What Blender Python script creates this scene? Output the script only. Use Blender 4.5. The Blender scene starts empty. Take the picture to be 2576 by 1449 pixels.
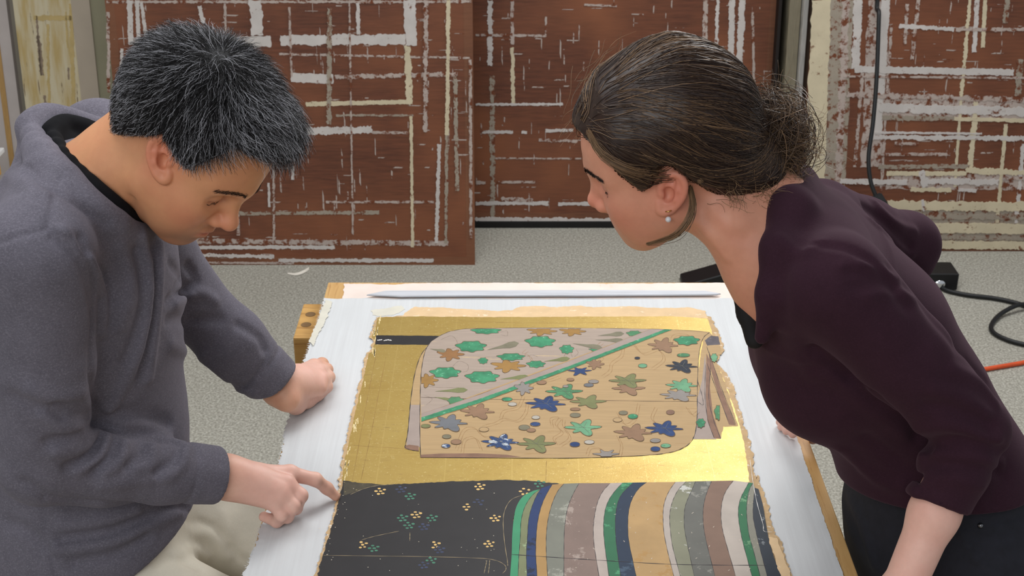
import bpy, bmesh, math, random
import numpy as np
from mathutils import Vector, Matrix
SC = bpy.context.scene
COL = SC.collection
# ------------------------------------------------------------------ camera, world, lights, exposure
F_PX, PITCH, CAM_H = 3500.0, math.radians(25.5), 2.06
ST, CT = math.sin(PITCH), math.cos(PITCH)
cam_d = bpy.data.cameras.new('camera')
cam = bpy.data.objects.new('camera', cam_d)
COL.objects.link(cam)
cam.location = (0, 0, CAM_H)
cam.rotation_euler = (math.pi / 2 - PITCH, 0, 0)
cam_d.sensor_width = 36.0
cam_d.lens = 36.0 * F_PX / 2576.0
cam_d.clip_start = 0.05
cam_d.dof.use_dof = True
cam_d.dof.focus_distance = 2.0
cam_d.dof.aperture_fstop = 16
SC.camera = cam
world = bpy.data.worlds.new('world')
SC.world = world
world.use_nodes = True
world.node_tree.nodes['Background'].inputs[0].default_value = (0.95, 0.97, 1.0, 1)
world.node_tree.nodes['Background'].inputs[1].default_value = 0.42
def area_light(name, loc, target, sx, sy, power, color=(1, 1, 1)):
    l = bpy.data.lights.new(name, 'AREA')
    l.shape = 'RECTANGLE'; l.size = sx; l.size_y = sy; l.energy = power; l.color = color
    o = bpy.data.objects.new(name, l)
    o.location = loc
    d = Vector(target) - Vector(loc)
    o.rotation_euler = d.to_track_quat('-Z', 'Y').to_euler()
    COL.objects.link(o)
    return o
area_light('softbox_light', (1.25, 4.15, 2.75), (0.15, 2.0, 0.8), 1.3, 0.9, 60, (1.0, 0.985, 0.97))
area_light('ceiling_light', (-0.6, 2.2, 3.0), (-0.5, 2.0, 0.0), 1.8, 1.4, 31, (0.97, 0.985, 1.0))
area_light('room_light', (-1.2, -1.0, 2.9), (-0.2, 2.6, 0.7), 2.4, 1.4, 46, (0.98, 0.99, 1.0))
vs = SC.view_settings
vs.view_transform = 'Standard'
vs.look = 'None'
vs.exposure = 0.0
vs.gamma = 1.0
vs.use_curve_mapping = False
# ------------------------------------------------------------------ helpers
def ray(px, py):
    u = (px - 1288.0) / F_PX; v = (py - 724.5) / F_PX
    return np.array([u, CT - v * ST, -ST - v * CT])
CAM = np.array([0, 0, CAM_H])
def J(px, py, z):                      # a point seen at that spot, at depth z (metres along the view axis)
    return CAM + ray(px, py) * z
def onz(px, py, Z):                    # a point on the horizontal plane at height Z
    r = ray(px, py)
    return CAM + r * ((Z - CAM_H) / r[2])
def onplane(px, py, o, n):
    r = ray(px, py)
    return CAM + r * (np.dot(np.array(o) - CAM, n) / np.dot(r, n))
def proj(p):
    p = np.asarray(p, float) - CAM
    zc = p[..., 1] * CT - p[..., 2] * ST
    return np.stack([1288 + F_PX * p[..., 0] / zc, 724.5 - F_PX * (p[..., 1] * ST + p[..., 2] * CT) / zc, zc], -1)
def lin(r, g, b):
    f = lambda c: (c / 255.0 / 12.92) if c / 255.0 <= 0.04045 else ((c / 255.0 + 0.055) / 1.055) ** 2.4
    return (f(r), f(g), f(b))
class NT:
    def __init__(s, name):
        s.m = bpy.data.materials.new(name); s.m.use_nodes = True
        s.t = s.m.node_tree; s.n = s.t.nodes; s.b = s.n['Principled BSDF']
    def add(s, typ, **kw):
        nd = s.n.new(typ)
        for k, v in kw.items():
            if k.startswith('i_'):
                key = k[2:]; key = int(key) if key.isdigit() else key.replace('_', ' ')
                nd.inputs[key].default_value = v
            else: setattr(nd, k, v)
        return nd
    def link(s, a, b): s.t.links.new(a, b)
    def coords(s, scale=(1, 1, 1), out='Object'):
        tc = s.add('ShaderNodeTexCoord'); mp = s.add('ShaderNodeMapping')
        mp.inputs['Scale'].default_value = scale
        s.link(tc.outputs[out], mp.inputs['Vector'])
        return mp.outputs[0]
    def noise(s, vec, scale, detail=4, rough=0.55):
        nd = s.add('ShaderNodeTexNoise'); nd.inputs['Scale'].default_value = scale
        nd.inputs['Detail'].default_value = detail; nd.inputs['Roughness'].default_value = rough
        s.link(vec, nd.inputs['Vector']); return nd.outputs['Fac']
    def ramp(s, fac, lo, hi, c0=(0, 0, 0), c1=(1, 1, 1)):
        r = s.add('ShaderNodeValToRGB')
        r.color_ramp.elements[0].position = lo; r.color_ramp.elements[1].position = hi
        r.color_ramp.elements[0].color = (*c0, 1); r.color_ramp.elements[1].color = (*c1, 1)
        s.link(fac, r.inputs[0]); return r.outputs[0]
    def mix(s, fac, a, b, blend='MIX'):
        m = s.add('ShaderNodeMix', data_type='RGBA', blend_type=blend)
        for sock, v in ((m.inputs[0], fac), (m.inputs[6], a), (m.inputs[7], b)):
            if isinstance(v, (tuple, list)): sock.default_value = (*v[:3], 1)
            elif isinstance(v, (int, float)): sock.default_value = v
            else: s.link(v, sock)
        return m.outputs[2]
    def bump(s, h, strength=0.3, dist=0.002):
        b = s.add('ShaderNodeBump'); b.inputs['Strength'].default_value = strength
        b.inputs['Distance'].default_value = dist
        s.link(h, b.inputs['Height']); s.link(b.outputs[0], s.b.inputs['Normal'])
    def fin(s, color, rough=0.6, metal=0.0, spec=0.5, sheen=0.0):
        if isinstance(color, (tuple, list)): s.b.inputs['Base Color'].default_value = (*color[:3], 1)
        else: s.link(color, s.b.inputs['Base Color'])
        if isinstance(rough, (int, float)): s.b.inputs['Roughness'].default_value = rough
        else: s.link(rough, s.b.inputs['Roughness'])
        s.b.inputs['Metallic'].default_value = metal
        s.b.inputs['Specular IOR Level'].default_value = spec
        if sheen: s.b.inputs['Sheen Weight'].default_value = sheen
        return s.m
_mats = {}
def mat(name, rgb, rough=0.6, var=0.15, scale=40, metal=0.0, spec=0.4, bump=0.0, bscale=None, stretch=(1, 1, 1), wear=None, wear_amt=0.6, wear_scale=60, sheen=0.0):
    """plain procedural material: base colour with two-tone noise, optional worn patches, optional fine relief"""
    if name in _mats: return _mats[name]
    c = lin(*rgb); t = NT(name); v = t.coords(stretch)
    n1 = t.noise(v, scale)
    out = t.mix(t.ramp(n1, 0.3, 0.7), tuple(x * (1 - var) for x in c), tuple(min(1, x * (1 + var)) for x in c))
    if wear is not None:
        n2 = t.noise(v, wear_scale, 6, 0.7)
        out = t.mix(t.ramp(n2, wear_amt, wear_amt + 0.04), out, lin(*wear))
    if bump: t.bump(t.noise(v, bscale or scale * 6, 3), bump)
    _mats[name] = t.fin(out, rough, metal, spec, sheen)
    return _mats[name]
def mesh_obj(name, verts, faces, m=None, parent=None, smooth=False):
    me = bpy.data.meshes.new(name)
    me.from_pydata([tuple(map(float, v)) for v in verts], [], [tuple(map(int, f)) for f in faces])
    if m is not None:
        for mm in (m if isinstance(m, (list, tuple)) else [m]): me.materials.append(mm)
    if smooth: me.polygons.foreach_set('use_smooth', [True] * len(me.polygons))
    me.update()
    o = bpy.data.objects.new(name, me); COL.objects.link(o)
    if parent is not None: o.parent = parent; o.matrix_parent_inverse = parent.matrix_world.inverted()
    return o
def fast_mesh(name, V, Fq, m=None, parent=None, smooth=True):
    V = np.asarray(V, np.float32); Fq = np.asarray(Fq, np.int32)
    me = bpy.data.meshes.new(name)
    k = Fq.shape[1]
    me.vertices.add(len(V)); me.vertices.foreach_set('co', V.ravel())
    me.loops.add(Fq.size); me.loops.foreach_set('vertex_index', Fq.ravel())
    me.polygons.add(len(Fq)); me.polygons.foreach_set('loop_start', np.arange(0, Fq.size, k, dtype=np.int32))
    me.polygons.foreach_set('loop_total', np.full(len(Fq), k, np.int32))
    if smooth: me.polygons.foreach_set('use_smooth', np.ones(len(Fq), bool))
    me.update(calc_edges=True)
    if m is not None: me.materials.append(m)
    o = bpy.data.objects.new(name, me); COL.objects.link(o)
    if parent is not None: o.parent = parent; o.matrix_parent_inverse = parent.matrix_world.inverted()
    return o
def vcol(o, C):
    a = o.data.color_attributes.new('tint', 'FLOAT_COLOR', 'POINT')
    C = np.asarray(C, np.float32)
    if C.shape[1] == 3: C = np.concatenate([C, np.ones((len(C), 1), np.float32)], 1)
    a.data.foreach_set('color', C.ravel())
def empty(name, loc):
    o = bpy.data.objects.new(name, None); o.location = loc; COL.objects.link(o)
    o.empty_display_size = 0.1
    bpy.context.view_layer.update()
    return o
def tag(o, label, cat, group=None, kind=None):
    o['label'] = label
    if cat: o['category'] = cat
    if group: o['group'] = group
    if kind: o['kind'] = kind
    return o
def box_geo(cx, cy, cz, sx, sy, sz, bevel=0.0):
    bm = bmesh.new(); bmesh.ops.create_cube(bm, size=1)
    for v in bm.verts: v.co = Vector((v.co.x * sx, v.co.y * sy, v.co.z * sz))
    if bevel: bmesh.ops.bevel(bm, geom=bm.edges[:], offset=bevel, segments=2, affect='EDGES', profile=0.6)
    for v in bm.verts: v.co += Vector((cx, cy, cz))
    return bm
def bm_obj(name, bm, m=None, parent=None, smooth=False):
    me = bpy.data.meshes.new(name); bm.to_mesh(me); bm.free()
    if m is not None: me.materials.append(m)
    if smooth: me.polygons.foreach_set('use_smooth', [True] * len(me.polygons))
    o = bpy.data.objects.new(name, me); COL.objects.link(o)
    if parent is not None: o.parent = parent; o.matrix_parent_inverse = parent.matrix_world.inverted()
    return o
def smooth_path(pts, n):
    P = np.asarray(pts, float); m = len(P)
    if m < 3:
        t = np.linspace(0, 1, n)[:, None]; return P[0] * (1 - t) + P[-1] * t
    Q = np.vstack([2 * P[0] - P[1], P, 2 * P[-1] - P[-2]])
    out = []
    for s in np.linspace(0, m - 1 - 1e-6, n):
        i = int(s); t = s - i; p0, p1, p2, p3 = Q[i:i + 4]
        out.append(0.5 * ((2 * p1) + (-p0 + p2) * t + (2 * p0 - 5 * p1 + 4 * p2 - p3) * t * t + (-p0 + 3 * p1 - 3 * p2 + p3) * t ** 3))
    return np.array(out)
def tube_geo(path, radii, sides=10, caps=True):
    P = np.asarray(path, float); n = len(P)
    R = np.broadcast_to(np.asarray(radii, float), (n,))
    T = np.gradient(P, axis=0); T /= np.linalg.norm(T, axis=1)[:, None] + 1e-9
    up = np.array([0, 0, 1.0]) if abs(T[0][2]) < 0.9 else np.array([1.0, 0, 0])
    N = np.cross(T[0], up); N /= np.linalg.norm(N)
    V, Fc = [], []
    for i in range(n):
        N = N - T[i] * np.dot(N, T[i]); N /= np.linalg.norm(N) + 1e-9
        B = np.cross(T[i], N)
        for k in range(sides):
            a = 2 * math.pi * k / sides
            V.append(P[i] + R[i] * (math.cos(a) * N + math.sin(a) * B))
    for i in range(n - 1):
        for k in range(sides):
            k2 = (k + 1) % sides
            Fc.append((i * sides + k, i * sides + k2, (i + 1) * sides + k2, (i + 1) * sides + k))
    if caps:
        Fc.append(tuple(range(sides))[::-1]); Fc.append(tuple((n - 1) * sides + k for k in range(sides)))
    return V, Fc
def tube(name, path, radii, m, parent=None, sides=10):
    V, Fc = tube_geo(path, radii, sides)
    return mesh_obj(name, V, Fc, m, parent, smooth=True)
def ragged(pts, step, amp, rng, closed=True):
    """subdivide a polygon outline (2-D) and push the points about, for torn edges"""
    P = [np.asarray(p, float) for p in pts]; out = []
    m = len(P)
    for i in range(m if closed else m - 1):
        a, b = P[i], P[(i + 1) % m]
        d = b - a; L = np.linalg.norm(d)
        if L < 1e-9: continue
        nrm = np.array([-d[1], d[0]]) / L
        k = max(1, int(L / step)); w = 0.0
        for j in range(k):
            w = 0.55 * w + rng.uniform(-1, 1)
            out.append(a + d * (j / k) + (nrm * amp * w if j else nrm * 0))
    return out
# ------------------------------------------------------------------ the setting
def carpet_mat():
    t = NT('grey_carpet'); v = t.coords()
    n1 = t.noise(v, 150, 4, 0.75); n2 = t.noise(v, 1.7, 3); n3 = t.noise(v, 75, 5, 0.75)
    c = t.mix(t.ramp(n1, 0.36, 0.64), lin(136, 134, 124), lin(198, 196, 185))
    c = t.mix(t.ramp(n3, 0.36, 0.64), t.mix(0.34, c, lin(104, 101, 92)), c)
    c = t.mix(t.ramp(n2, 0.3, 0.75), t.mix(0.12, c, lin(110, 104, 90)), c)
    t.bump(n1, 0.22, 0.003)
    return t.fin(c, 0.95, spec=0.1)
fl = bm_obj('floor', box_geo(0, 2.2, -0.03, 7.0, 8.0, 0.06), carpet_mat())
fl['kind'] = 'structure'
wall_m = mat('wall_paint', (206, 202, 192), 0.8, 0.04, 3)
for nm, b in (('wall_back', (0, 5.45, 1.6, 7.0, 0.1, 3.2)), ('wall_left', (-3.5, 2.2, 1.6, 0.1, 8.0, 3.2))):
    w = bm_obj(nm, box_geo(*b), wall_m); w['kind'] = 'structure'
# ---- tall screen panels leaning at the back: wood lining with remains of stripped paper
def wood_mat(name, a, b, c3, grain=(2.2, 1, 26), rough=0.5, scuff=(150, 128, 118), scuff_at=0.66):
    t = NT(name); v = t.coords((grain[0], 1, grain[2]))
    v2 = t.coords((1, 1, 1)); v3 = t.coords((1.2, 1, 9)); v4 = t.coords((9, 1, 1.0))
    c = t.mix(t.ramp(t.noise(v, 6, 6, 0.6), 0.3, 0.7), lin(*a), lin(*b))
    c = t.mix(t.ramp(t.noise(v2, 2.1, 3), 0.42, 0.72), c, lin(*c3))
    s1 = t.ramp(t.noise(v3, 14, 6, 0.75), scuff_at, scuff_at + 0.1)
    c = t.mix(t.mix(0.34, (0, 0, 0), s1), c, lin(*scuff))
    s2 = t.ramp(t.noise(v4, 13, 6, 0.75), scuff_at + 0.01, scuff_at + 0.1)
    c = t.mix(t.mix(0.28, (0, 0, 0), s2), c, lin(*scuff))
    t.bump(t.noise(v, 10, 4), 0.15, 0.002)
    return t.fin(c, rough, spec=0.35)
def paper_mat(name, rgb, under, hole=0.56):
    t = NT(name); v = t.coords(); vs_ = t.coords((1, 1, 1.0))
    n = t.noise(vs_, 38, 7, 0.72)
    c = t.mix(t.ramp(t.noise(v, 16, 3), 0.3, 0.7), tuple(x * 0.86 for x in lin(*rgb)), lin(*rgb))
    c = t.mix(t.ramp(n, hole, hole + 0.07), c, lin(*under))
    return t.fin(c, 0.85, spec=0.15)
LEAN = math.radians(5.3)
class Leaner:
    """a panel leaning back: bottom front edge at (y0, z0); local u along x, w up the slope"""
    def __init__(s, y0, z0, lean=LEAN):
        s.o = np.array([0, y0, z0]); s.up = np.array([0, math.sin(lean), math.cos(lean)])
        s.n = np.array([0, -math.cos(lean), math.sin(lean)])
    def uv(s, px, py):
        p = onplane(px, py, s.o, s.n) - s.o
        return np.array([p[0], np.dot(p, s.up)])
    def pt(s, u, w, out=0.0):
        return s.o + np.array([u, 0, 0]) + s.up * w + s.n * out
    def slab(s, name, u0, u1, w0, w1, t0, t1, m, parent=None):
        V = [s.pt(u, w, o) for o in (t0, t1) for u, w in ((u0, w0), (u1, w0), (u1, w1), (u0, w1))]
        F = [(0, 3, 2, 1), (4, 5, 6, 7), (0, 1, 5, 4), (1, 2, 6, 5), (2, 3, 7, 6), (3, 0, 4, 7)]
        return mesh_obj(name, V, F, m, parent)
    def strip(s, name, a, b, width_px, m, parent, rng, thick=0.0012, rag=0.16):
        A, B = s.uv(*a), s.uv(*b); d = B - A; L = np.linalg.norm(d); d = d / L
        nr = np.array([-d[1], d[0]]); hw = 0.5 * width_px * PXM
        base = [A + nr * hw, A - nr * hw, B - nr * hw, B + nr * hw]
        amp = min(rag * hw * 2, 0.0035) * rng.uniform(.4, 1.1) + 0.0004
        P = ragged(base, max(0.0035, hw * 0.3), amp, rng)
        n = len(P)
        V = [s.pt(p[0], p[1], 0.0002) for p in P] + [s.pt(p[0], p[1], thick) for p in P]
        F = [tuple(range(n, 2 * n))] + [(i, (i + 1) % n, n + (i + 1) % n, n + i) for i in range(n)]
        return mesh_obj(name, V, F, m, parent)
PXM = 1.42e-3
brown = (112, 66, 46)
wood_a = wood_mat('stained_panel_wood', (84, 50, 36), (112, 66, 47), (136, 84, 56))
wood_frame = wood_mat('stained_frame_wood', (92, 58, 42), (118, 76, 54), (132, 86, 60), scuff_at=0.72)
paper_w = paper_mat('white_paper_remains', (202, 196, 192), brown, 0.60)
paper_t = paper_mat('thin_worn_paper', (182, 168, 160), brown, 0.50)
paper_c = paper_mat('cream_paper_remains', (208, 196, 168), brown, 0.60)
paper_g = paper_mat('grey_worn_paper', (160, 150, 136), brown, 0.52)
def lean_panel(y0, z0, x0, x1, h, label, strips, seed, frame=0.03, thick=0.028, m_board=None):
    L = Leaner(y0, z0)
    r = empty('screen_panel', (float((x0 + x1) / 2), y0 + 0.01, z0))
    tag(r, label, 'panel', 'stripped screen panels leaning at the back of the room')
    mb = m_board or wood_a
    L.slab('lining_board', x0 + frame, x1 - frame, frame, h - frame, -thick * 0.8, -0.0, mb, r)
    for nm, a in (('frame_rail', (x0, x1, 0, frame)), ('frame_rail', (x0, x1, h - frame, h)),
                  ('frame_stile', (x0, x0 + frame, frame, h - frame)), ('frame_stile', (x1 - frame, x1, frame, h - frame))):
        L.slab(nm, *a, -thick, 0.0004, wood_frame if m_board is None else m_board, r)
    rng = random.Random(seed)
    ms = {'w': paper_w, 't': paper_t, 'c': paper_c, 'g': paper_g}
    layer = 0
    for a, b, w, k in strips:
        layer += 1
        L.strip('paper_strip', a, b, w, ms[k], r, rng, thick=0.0008 + 0.00006 * layer)
    # flecks of paper too small to pick apart
    V, F = [], []
    u0, w0 = x0 + 0.02, 0.02
    for i in range(260):
        u = rng.uniform(x0 + 0.02, x1 - 0.02); w = rng.uniform(0.02, h * 0.62)
        if rng.random() < 0.5: du, dw = rng.uniform(0.003, 0.03), rng.uniform(0.0008, 0.003)
        else: du, dw = rng.uniform(0.0008, 0.003), rng.uniform(0.004, 0.04)
        c = [(u - du, w - dw * rng.uniform(.3, 1)), (u + du * rng.uniform(.3, 1), w - dw), (u + du, w + dw * rng.uniform(.3, 1)), (u - du * rng.uniform(.3, 1), w + dw)]
        k = len(V)
        V += [L.pt(a[0], a[1], 0.0007) for a in c]; F.append((k, k + 1, k + 2, k + 3))
    fo = mesh_obj('paper_flecks', V, F, paper_t, r); fo['kind'] = 'stuff'
    return r, L
left_strips = [
    ((339, 110), (681, 104), 27, 'w'), ((706, 102), (1020, 98), 24, 'w'), ((268, 5), (1185, 4), 6, 't'),
    ((702, 136), (1186, 146), 5, 't'), ((732, 195), (838, 199), 22, 'w'), ((842, 194), (1150, 186), 10, 't'),
    ((770, 262), (1035, 256), 11, 'c'), ((845, 290), (1040, 290), 5, 'g'), ((770, 330), (936, 326), 17, 'w'),
    ((936, 333), (1032, 334), 6, 't'), ((596, 537), (955, 534), 9, 'g'), ((820, 508), (1092, 508), 6, 't'),
    ((440, 606), (1128, 612), 12, 't'), ((452, 622), (842, 622), 9, 'w'), ((450, 640), (690, 646), 9, 'w'), ((700, 655), (1090, 655), 9, 'w'), ((446, 660), (740, 662), 5, 't'),
    ((1031, 0), (1034, 114), 28, 'w'), ((1025, 116), (1030, 262), 15, 'c'), ((1034, 292), (1038, 622), 7, 'c'),
    ((1128, 0), (1125, 340), 9, 'c'), ((1124, 340), (1122, 612), 7, 'g'), ((1183, 150), (1185, 600), 7, 't'), ((1105, 362), (1098, 610), 9, 'w'),
    ((1145, 190), (1150, 480), 8, 'g'), ((829, 20), (828, 312), 11, 'g'), ((879, 0), (888, 590), 4, 't'),
    ((900, 8), (902, 86), 9, 'w'), ((728, 18), (734, 192), 5, 't'), ((641, 0), (647, 88), 30, 'w'), ((502, 14), (512, 58), 9, 'w'), ((566, 10), (568, 82), 5, 't'),
    ((356, 6), (368, 92), 8, 'w'), ((326, 0), (331, 112), 13, 'w'), ((345, 0), (350, 120), 9, 'w'), ((272, 30), (274, 232), 7, 't'), ((307, 122), (306, 178), 7, 'w'), ((312, 190), (322, 232), 6, 't'),
    ((688, 410), (690, 610), 5, 't'), ((737, 418), (736, 452), 7, 'w'), ((600, 540), (600, 592), 7, 't'), ((676, 460), (678, 520), 6, 'w'), ((1072, 0), (1070, 330), 10, 't'),
]
lp, L1 = lean_panel(4.51, 0.0, -1.357, -0.132, 1.75, 'brown stripped panel behind the grey haired man, its lower corner resting on the carpet', left_strips, 3)
mid_strips = [
    ((1233, 0), (1233, 166), 12, 'w'), ((1237, 190), (1240, 545), 12, 'g'), ((1288, 0), (1289, 112), 8, 't'), ((1289, 120), (1291, 266), 9, 'c'),
    ((1374, 42), (1372, 92), 5, 't'), ((1197, 88), (1374, 90), 6, 't'), ((1197, 263), (1416, 262), 6, 'w'), ((1212, 332), (1290, 332), 8, 'w'),
    ((1312, 333), (1326, 333), 7, 'w'), ((1372, 329), (1442, 327), 8, 'w'), ((1355, 352), (1452, 355), 7, 't'), ((1246, 398), (1462, 399), 4, 't'),
    ((1197, 459), (1222, 459), 7, 't'), ((1250, 458), (1350, 458), 6, 't'), ((1197, 512), (1380, 511), 10, 'w'), ((1404, 513), (1540, 512), 9, 'w'), ((1197, 552), (1574, 555), 13, 'w'), ((1574, 555), (1880, 556), 12, 'w'),
    ((1262, 500), (1340, 504), 10, 't'), ((1775, 0), (1772, 132), 12, 't'), ((1806, 0), (1800, 166), 8, 'w'), ((1842, 0), (1836, 232), 15, 'w'), ((1867, 0), (1856, 236), 17, 'w'), ((1893, 30), (1897, 232), 6, 't'), ((1470, 12), (1552, 15), 5, 't'),
]
mp, L2 = lean_panel(4.85, 0.03, -0.55, 0.954, 1.75, 'brown stripped panel in the middle, raised over a dark gap, lower edge torn white', mid_strips, 5)
right_strips = [
    ((2104, 0), (2076, 632), 84, 'g'), ((2230, 566), (2640, 570), 118, 'g'), ((2230, 455), (2640, 458), 46, 't'), ((2200, 270), (2640, 276), 60, 't'), ((2212, 0), (2190, 420), 52, 't'),
    ((2066, 0), (2040, 632), 46, 'c'), ((2090, 0), (2064, 632), 30, 'c'), ((2104, 0), (2086, 480), 26, 'g'), ((2128, 0), (2106, 520), 17, 't'), ((2158, 0), (2152, 172), 20, 'w'), ((2196, 0), (2188, 300), 10, 't'), ((2228, 0), (2206, 340), 22, 'w'),
    ((2170, 182), (2150, 420), 8, 't'), ((2242, 60), (2216, 480), 7, 't'), ((2440, 0), (2418, 240), 8, 'c'), ((2418, 240), (2402, 470), 7, 'c'), ((2456, 250), (2440, 424), 13, 'c'), ((2458, 0), (2450, 132), 11, 'w'), ((2478, 0), (2472, 120), 9, 'c'), ((2534, 0), (2528, 58), 12, 'g'),
    ((2566, 150), (2560, 242), 14, 'g'), ((2530, 312), (2508, 560), 9, 'c'), ((2574, 360), (2556, 560), 9, 'w'), ((2282, 10), (2276, 110), 8, 't'), ((2310, 0), (2294, 150), 9, 't'),
    ((2150, 174), (2550, 182), 16, 'w'), ((2262, 66), (2400, 74), 10, 'w'), ((2404, 74), (2600, 74), 8, 't'), ((2122, 192), (2600, 196), 5, 't'), ((2130, 238), (2600, 252), 12, 't'), ((2214, 270), (2620, 282), 22, 'w'), ((2218, 296), (2400, 298), 11, 'g'), ((2400, 298), (2600, 304), 9, 'c'), ((2190, 345), (2620, 348), 11, 'w'), ((2200, 333), (2470, 336), 5, 'w'), ((2250, 360), (2310, 362), 7, 't'),
    ((2220, 388), (2390, 388), 7, 't'), ((2210, 420), (2440, 418), 10, 'g'), ((2430, 428), (2620, 436), 14, 'c'), ((2230, 436), (2430, 436), 11, 'c'), ((2112, 456), (2282, 458), 13, 'w'), ((2326, 455), (2512, 458), 14, 'w'), ((2520, 448), (2620, 448), 8, 't'), ((2290, 476), (2392, 478), 10, 'c'), ((2410, 476), (2456, 480), 8, 'w'),
    ((2230, 516), (2620, 520), 24, 'c'), ((2232, 544), (2620, 546), 14, 'g'), ((2290, 572), (2620, 576), 26, 'c'), ((2300, 596), (2620, 600), 10, 'g'), ((2310, 615), (2640, 617), 22, 'c'), ((2320, 502), (2324, 530), 6, 'w'), ((2318, 430), (2326, 470), 14, 'w'),
]
rp, L3 = lean_panel(4.63, 0.0, 1.035, 2.35, 1.75, 'pale edged brown panel behind the woman, its foot thick with cream paper', right_strips, 8)
# cream panel and white edged panel behind the man
cream = NT('stained_cream_lining'); _v = cream.coords((7, 1, 1)); _v2 = cream.coords()
_c = cream.mix(cream.ramp(cream.noise(_v, 6, 4), 0.4, 0.68), lin(206, 196, 168), lin(188, 166, 116))
_c = cream.mix(cream.ramp(cream.noise(cream.coords((14, 1, 1.6)), 5, 5, 0.6), 0.63, 0.68), _c, lin(122, 104, 84))
cream_m = cream.fin(_c, 0.8, spec=0.2)
grey_edge = mat('pale_grey_edge', (176, 164, 148), 0.7, 0.06, 8)
green_edge = mat('grey_green_edge', (146, 142, 118), 0.7, 0.06, 8)
L4 = Leaner(4.72, 0.0)
def ux(L, px, py=200): return float(L.uv(px, py)[0])
r = empty('screen_panel', ((ux(L4, 55) + ux(L4, 258)) / 2, 4.73, 0))
tag(r, 'cream stained panel leaning beside the brown one, behind the man\'s shoulder', 'panel', 'stripped screen panels leaning at the back of the room')
L4.slab('lining_board', ux(L4, 56), ux(L4, 200), 0, 1.75, -0.03, 0, cream_m, r)
L4.slab('frame_stile', ux(L4, 200), ux(L4, 246), 0, 1.75, -0.032, 0.004, grey_edge, r)
L4.slab('frame_edge', ux(L4, 246), ux(L4, 300), 0, 1.75, -0.034, -0.004, green_edge, r)
_rg = random.Random(4)
paper_o = mat('ochre_paste_stain', (190, 168, 116), 0.85, 0.1, 30)
paper_d = mat('dark_scrape', (136, 120, 104), 0.85, 0.2, 60)
for a, b, w, mm in (((86, 45), (180, 46), 12, paper_o), ((92, 40), (104, 190), 4, paper_d), ((96, 90), (106, 190), 9, paper_d), ((120, 60), (124, 260), 7, paper_o), ((112, 240), (116, 290), 6, paper_d), ((178, 10), (186, 270), 9, paper_o), ((166, 30), (170, 120), 4, paper_o), ((172, 170), (173, 200), 4, paper_d)):
    L4.strip('paste_stain', a, b, w, mm, r, _rg, thick=0.001)
L5 = Leaner(4.78, 0.0)
r = empty('screen_panel', (ux(L5, -20), 4.79, 0))
tag(r, 'whitish panel with a strip of raw wood at the extreme edge of the view', 'panel', 'stripped screen panels leaning at the back of the room')
white_lin = mat('whitish_lining', (186, 178, 176), 0.7, 0.06, 10)
raw_strip = mat('raw_wood_strip', (176, 140, 88), 0.6, 0.1, 30, stretch=(8, 1, 1))
_u = ux(L5, 41)
L5.slab('lining_board', _u - 0.5, _u - 0.0625, 0, 1.75, -0.03, 0, white_lin, r)
L5.slab('wood_strip', _u - 0.0625, _u - 0.043, 0, 1.75, -0.03, 0.003, raw_strip, r)
L5.slab('frame_stile', _u - 0.043, _u - 0.002, 0, 1.75, -0.03, 0.0, white_lin, r)
# black board put in as the shade of the gap, then boards seen edge on between the middle and the right panel
dark_m = mat('gap_shade_black', (16, 16, 17), 0.6, 0.2, 20)  # stands in for the shade below the middle panel
edges = [(1918, 1940, 'dark panel edge beside the middle brown panel', (30, 22, 20), 4.80), (1940, 1962, 'black board standing in for the shaded gap in the stack', (12, 13, 13), 4.93),
         (1964, 1992, 'beige panel edge next to the dark gap in the stack', (140, 132, 112), 4.78), (1994, 2006, 'thin white panel edge in the stack between the big panels', (190, 188, 184), 4.75),
         (2008, 2022, 'brown panel edge in the stack just past the thin white one', (84, 66, 54), 4.79), (2022, 2034, 'pale grey panel edge in the stack beyond the brown one', (150, 142, 130), 4.74), (2035, 2046, 'blue grey panel edge closest to the pale edged panel', (140, 160, 164), 4.72)]
for a, b, lb, rgb, y in edges:
    L = Leaner(y, 0.0); LC = Leaner(4.80, 0.0)
    u0, u1 = max(ux(LC, a, 300), .957), ux(LC, b, 300)
    V = [L.pt(u, w, t) for t in (-0.35, 0) for u, w in ((u0, 0.0), (u1, 0.0), (u1, 1.75), (u0, 1.75))]
    V = [v + np.array([0, 0, .034]) for v in V]
    bm = bmesh.new(); vv = [bm.verts.new(x) for x in V]
    for f in ((0, 3, 2, 1), (4, 5, 6, 7), (0, 1, 5, 4), (1, 2, 6, 5), (2, 3, 7, 6), (3, 0, 4, 7)): bm.faces.new([vv[i] for i in f])
    bmesh.ops.bevel(bm, geom=[e for e in bm.edges], offset=0.0015, segments=1, affect='EDGES')
    o = bm_obj('panel_edge', bm, mat('edge_%d' % a, rgb, 0.6, 0.25, 20, stretch=(30, 1, 1)))
    tag(o, lb, 'panel', 'narrow panels stored edge on between the brown panels')
# block under the middle panel, its black standing in for the shadow there
o = bm_obj('gap_block', box_geo(0.19, 4.90, 0.0135, 1.46, 0.11, 0.027, 0.002), dark_m)
tag(o, 'low block under the middle brown panel, coloured black as the shadowed gap', 'gap_block')
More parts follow.
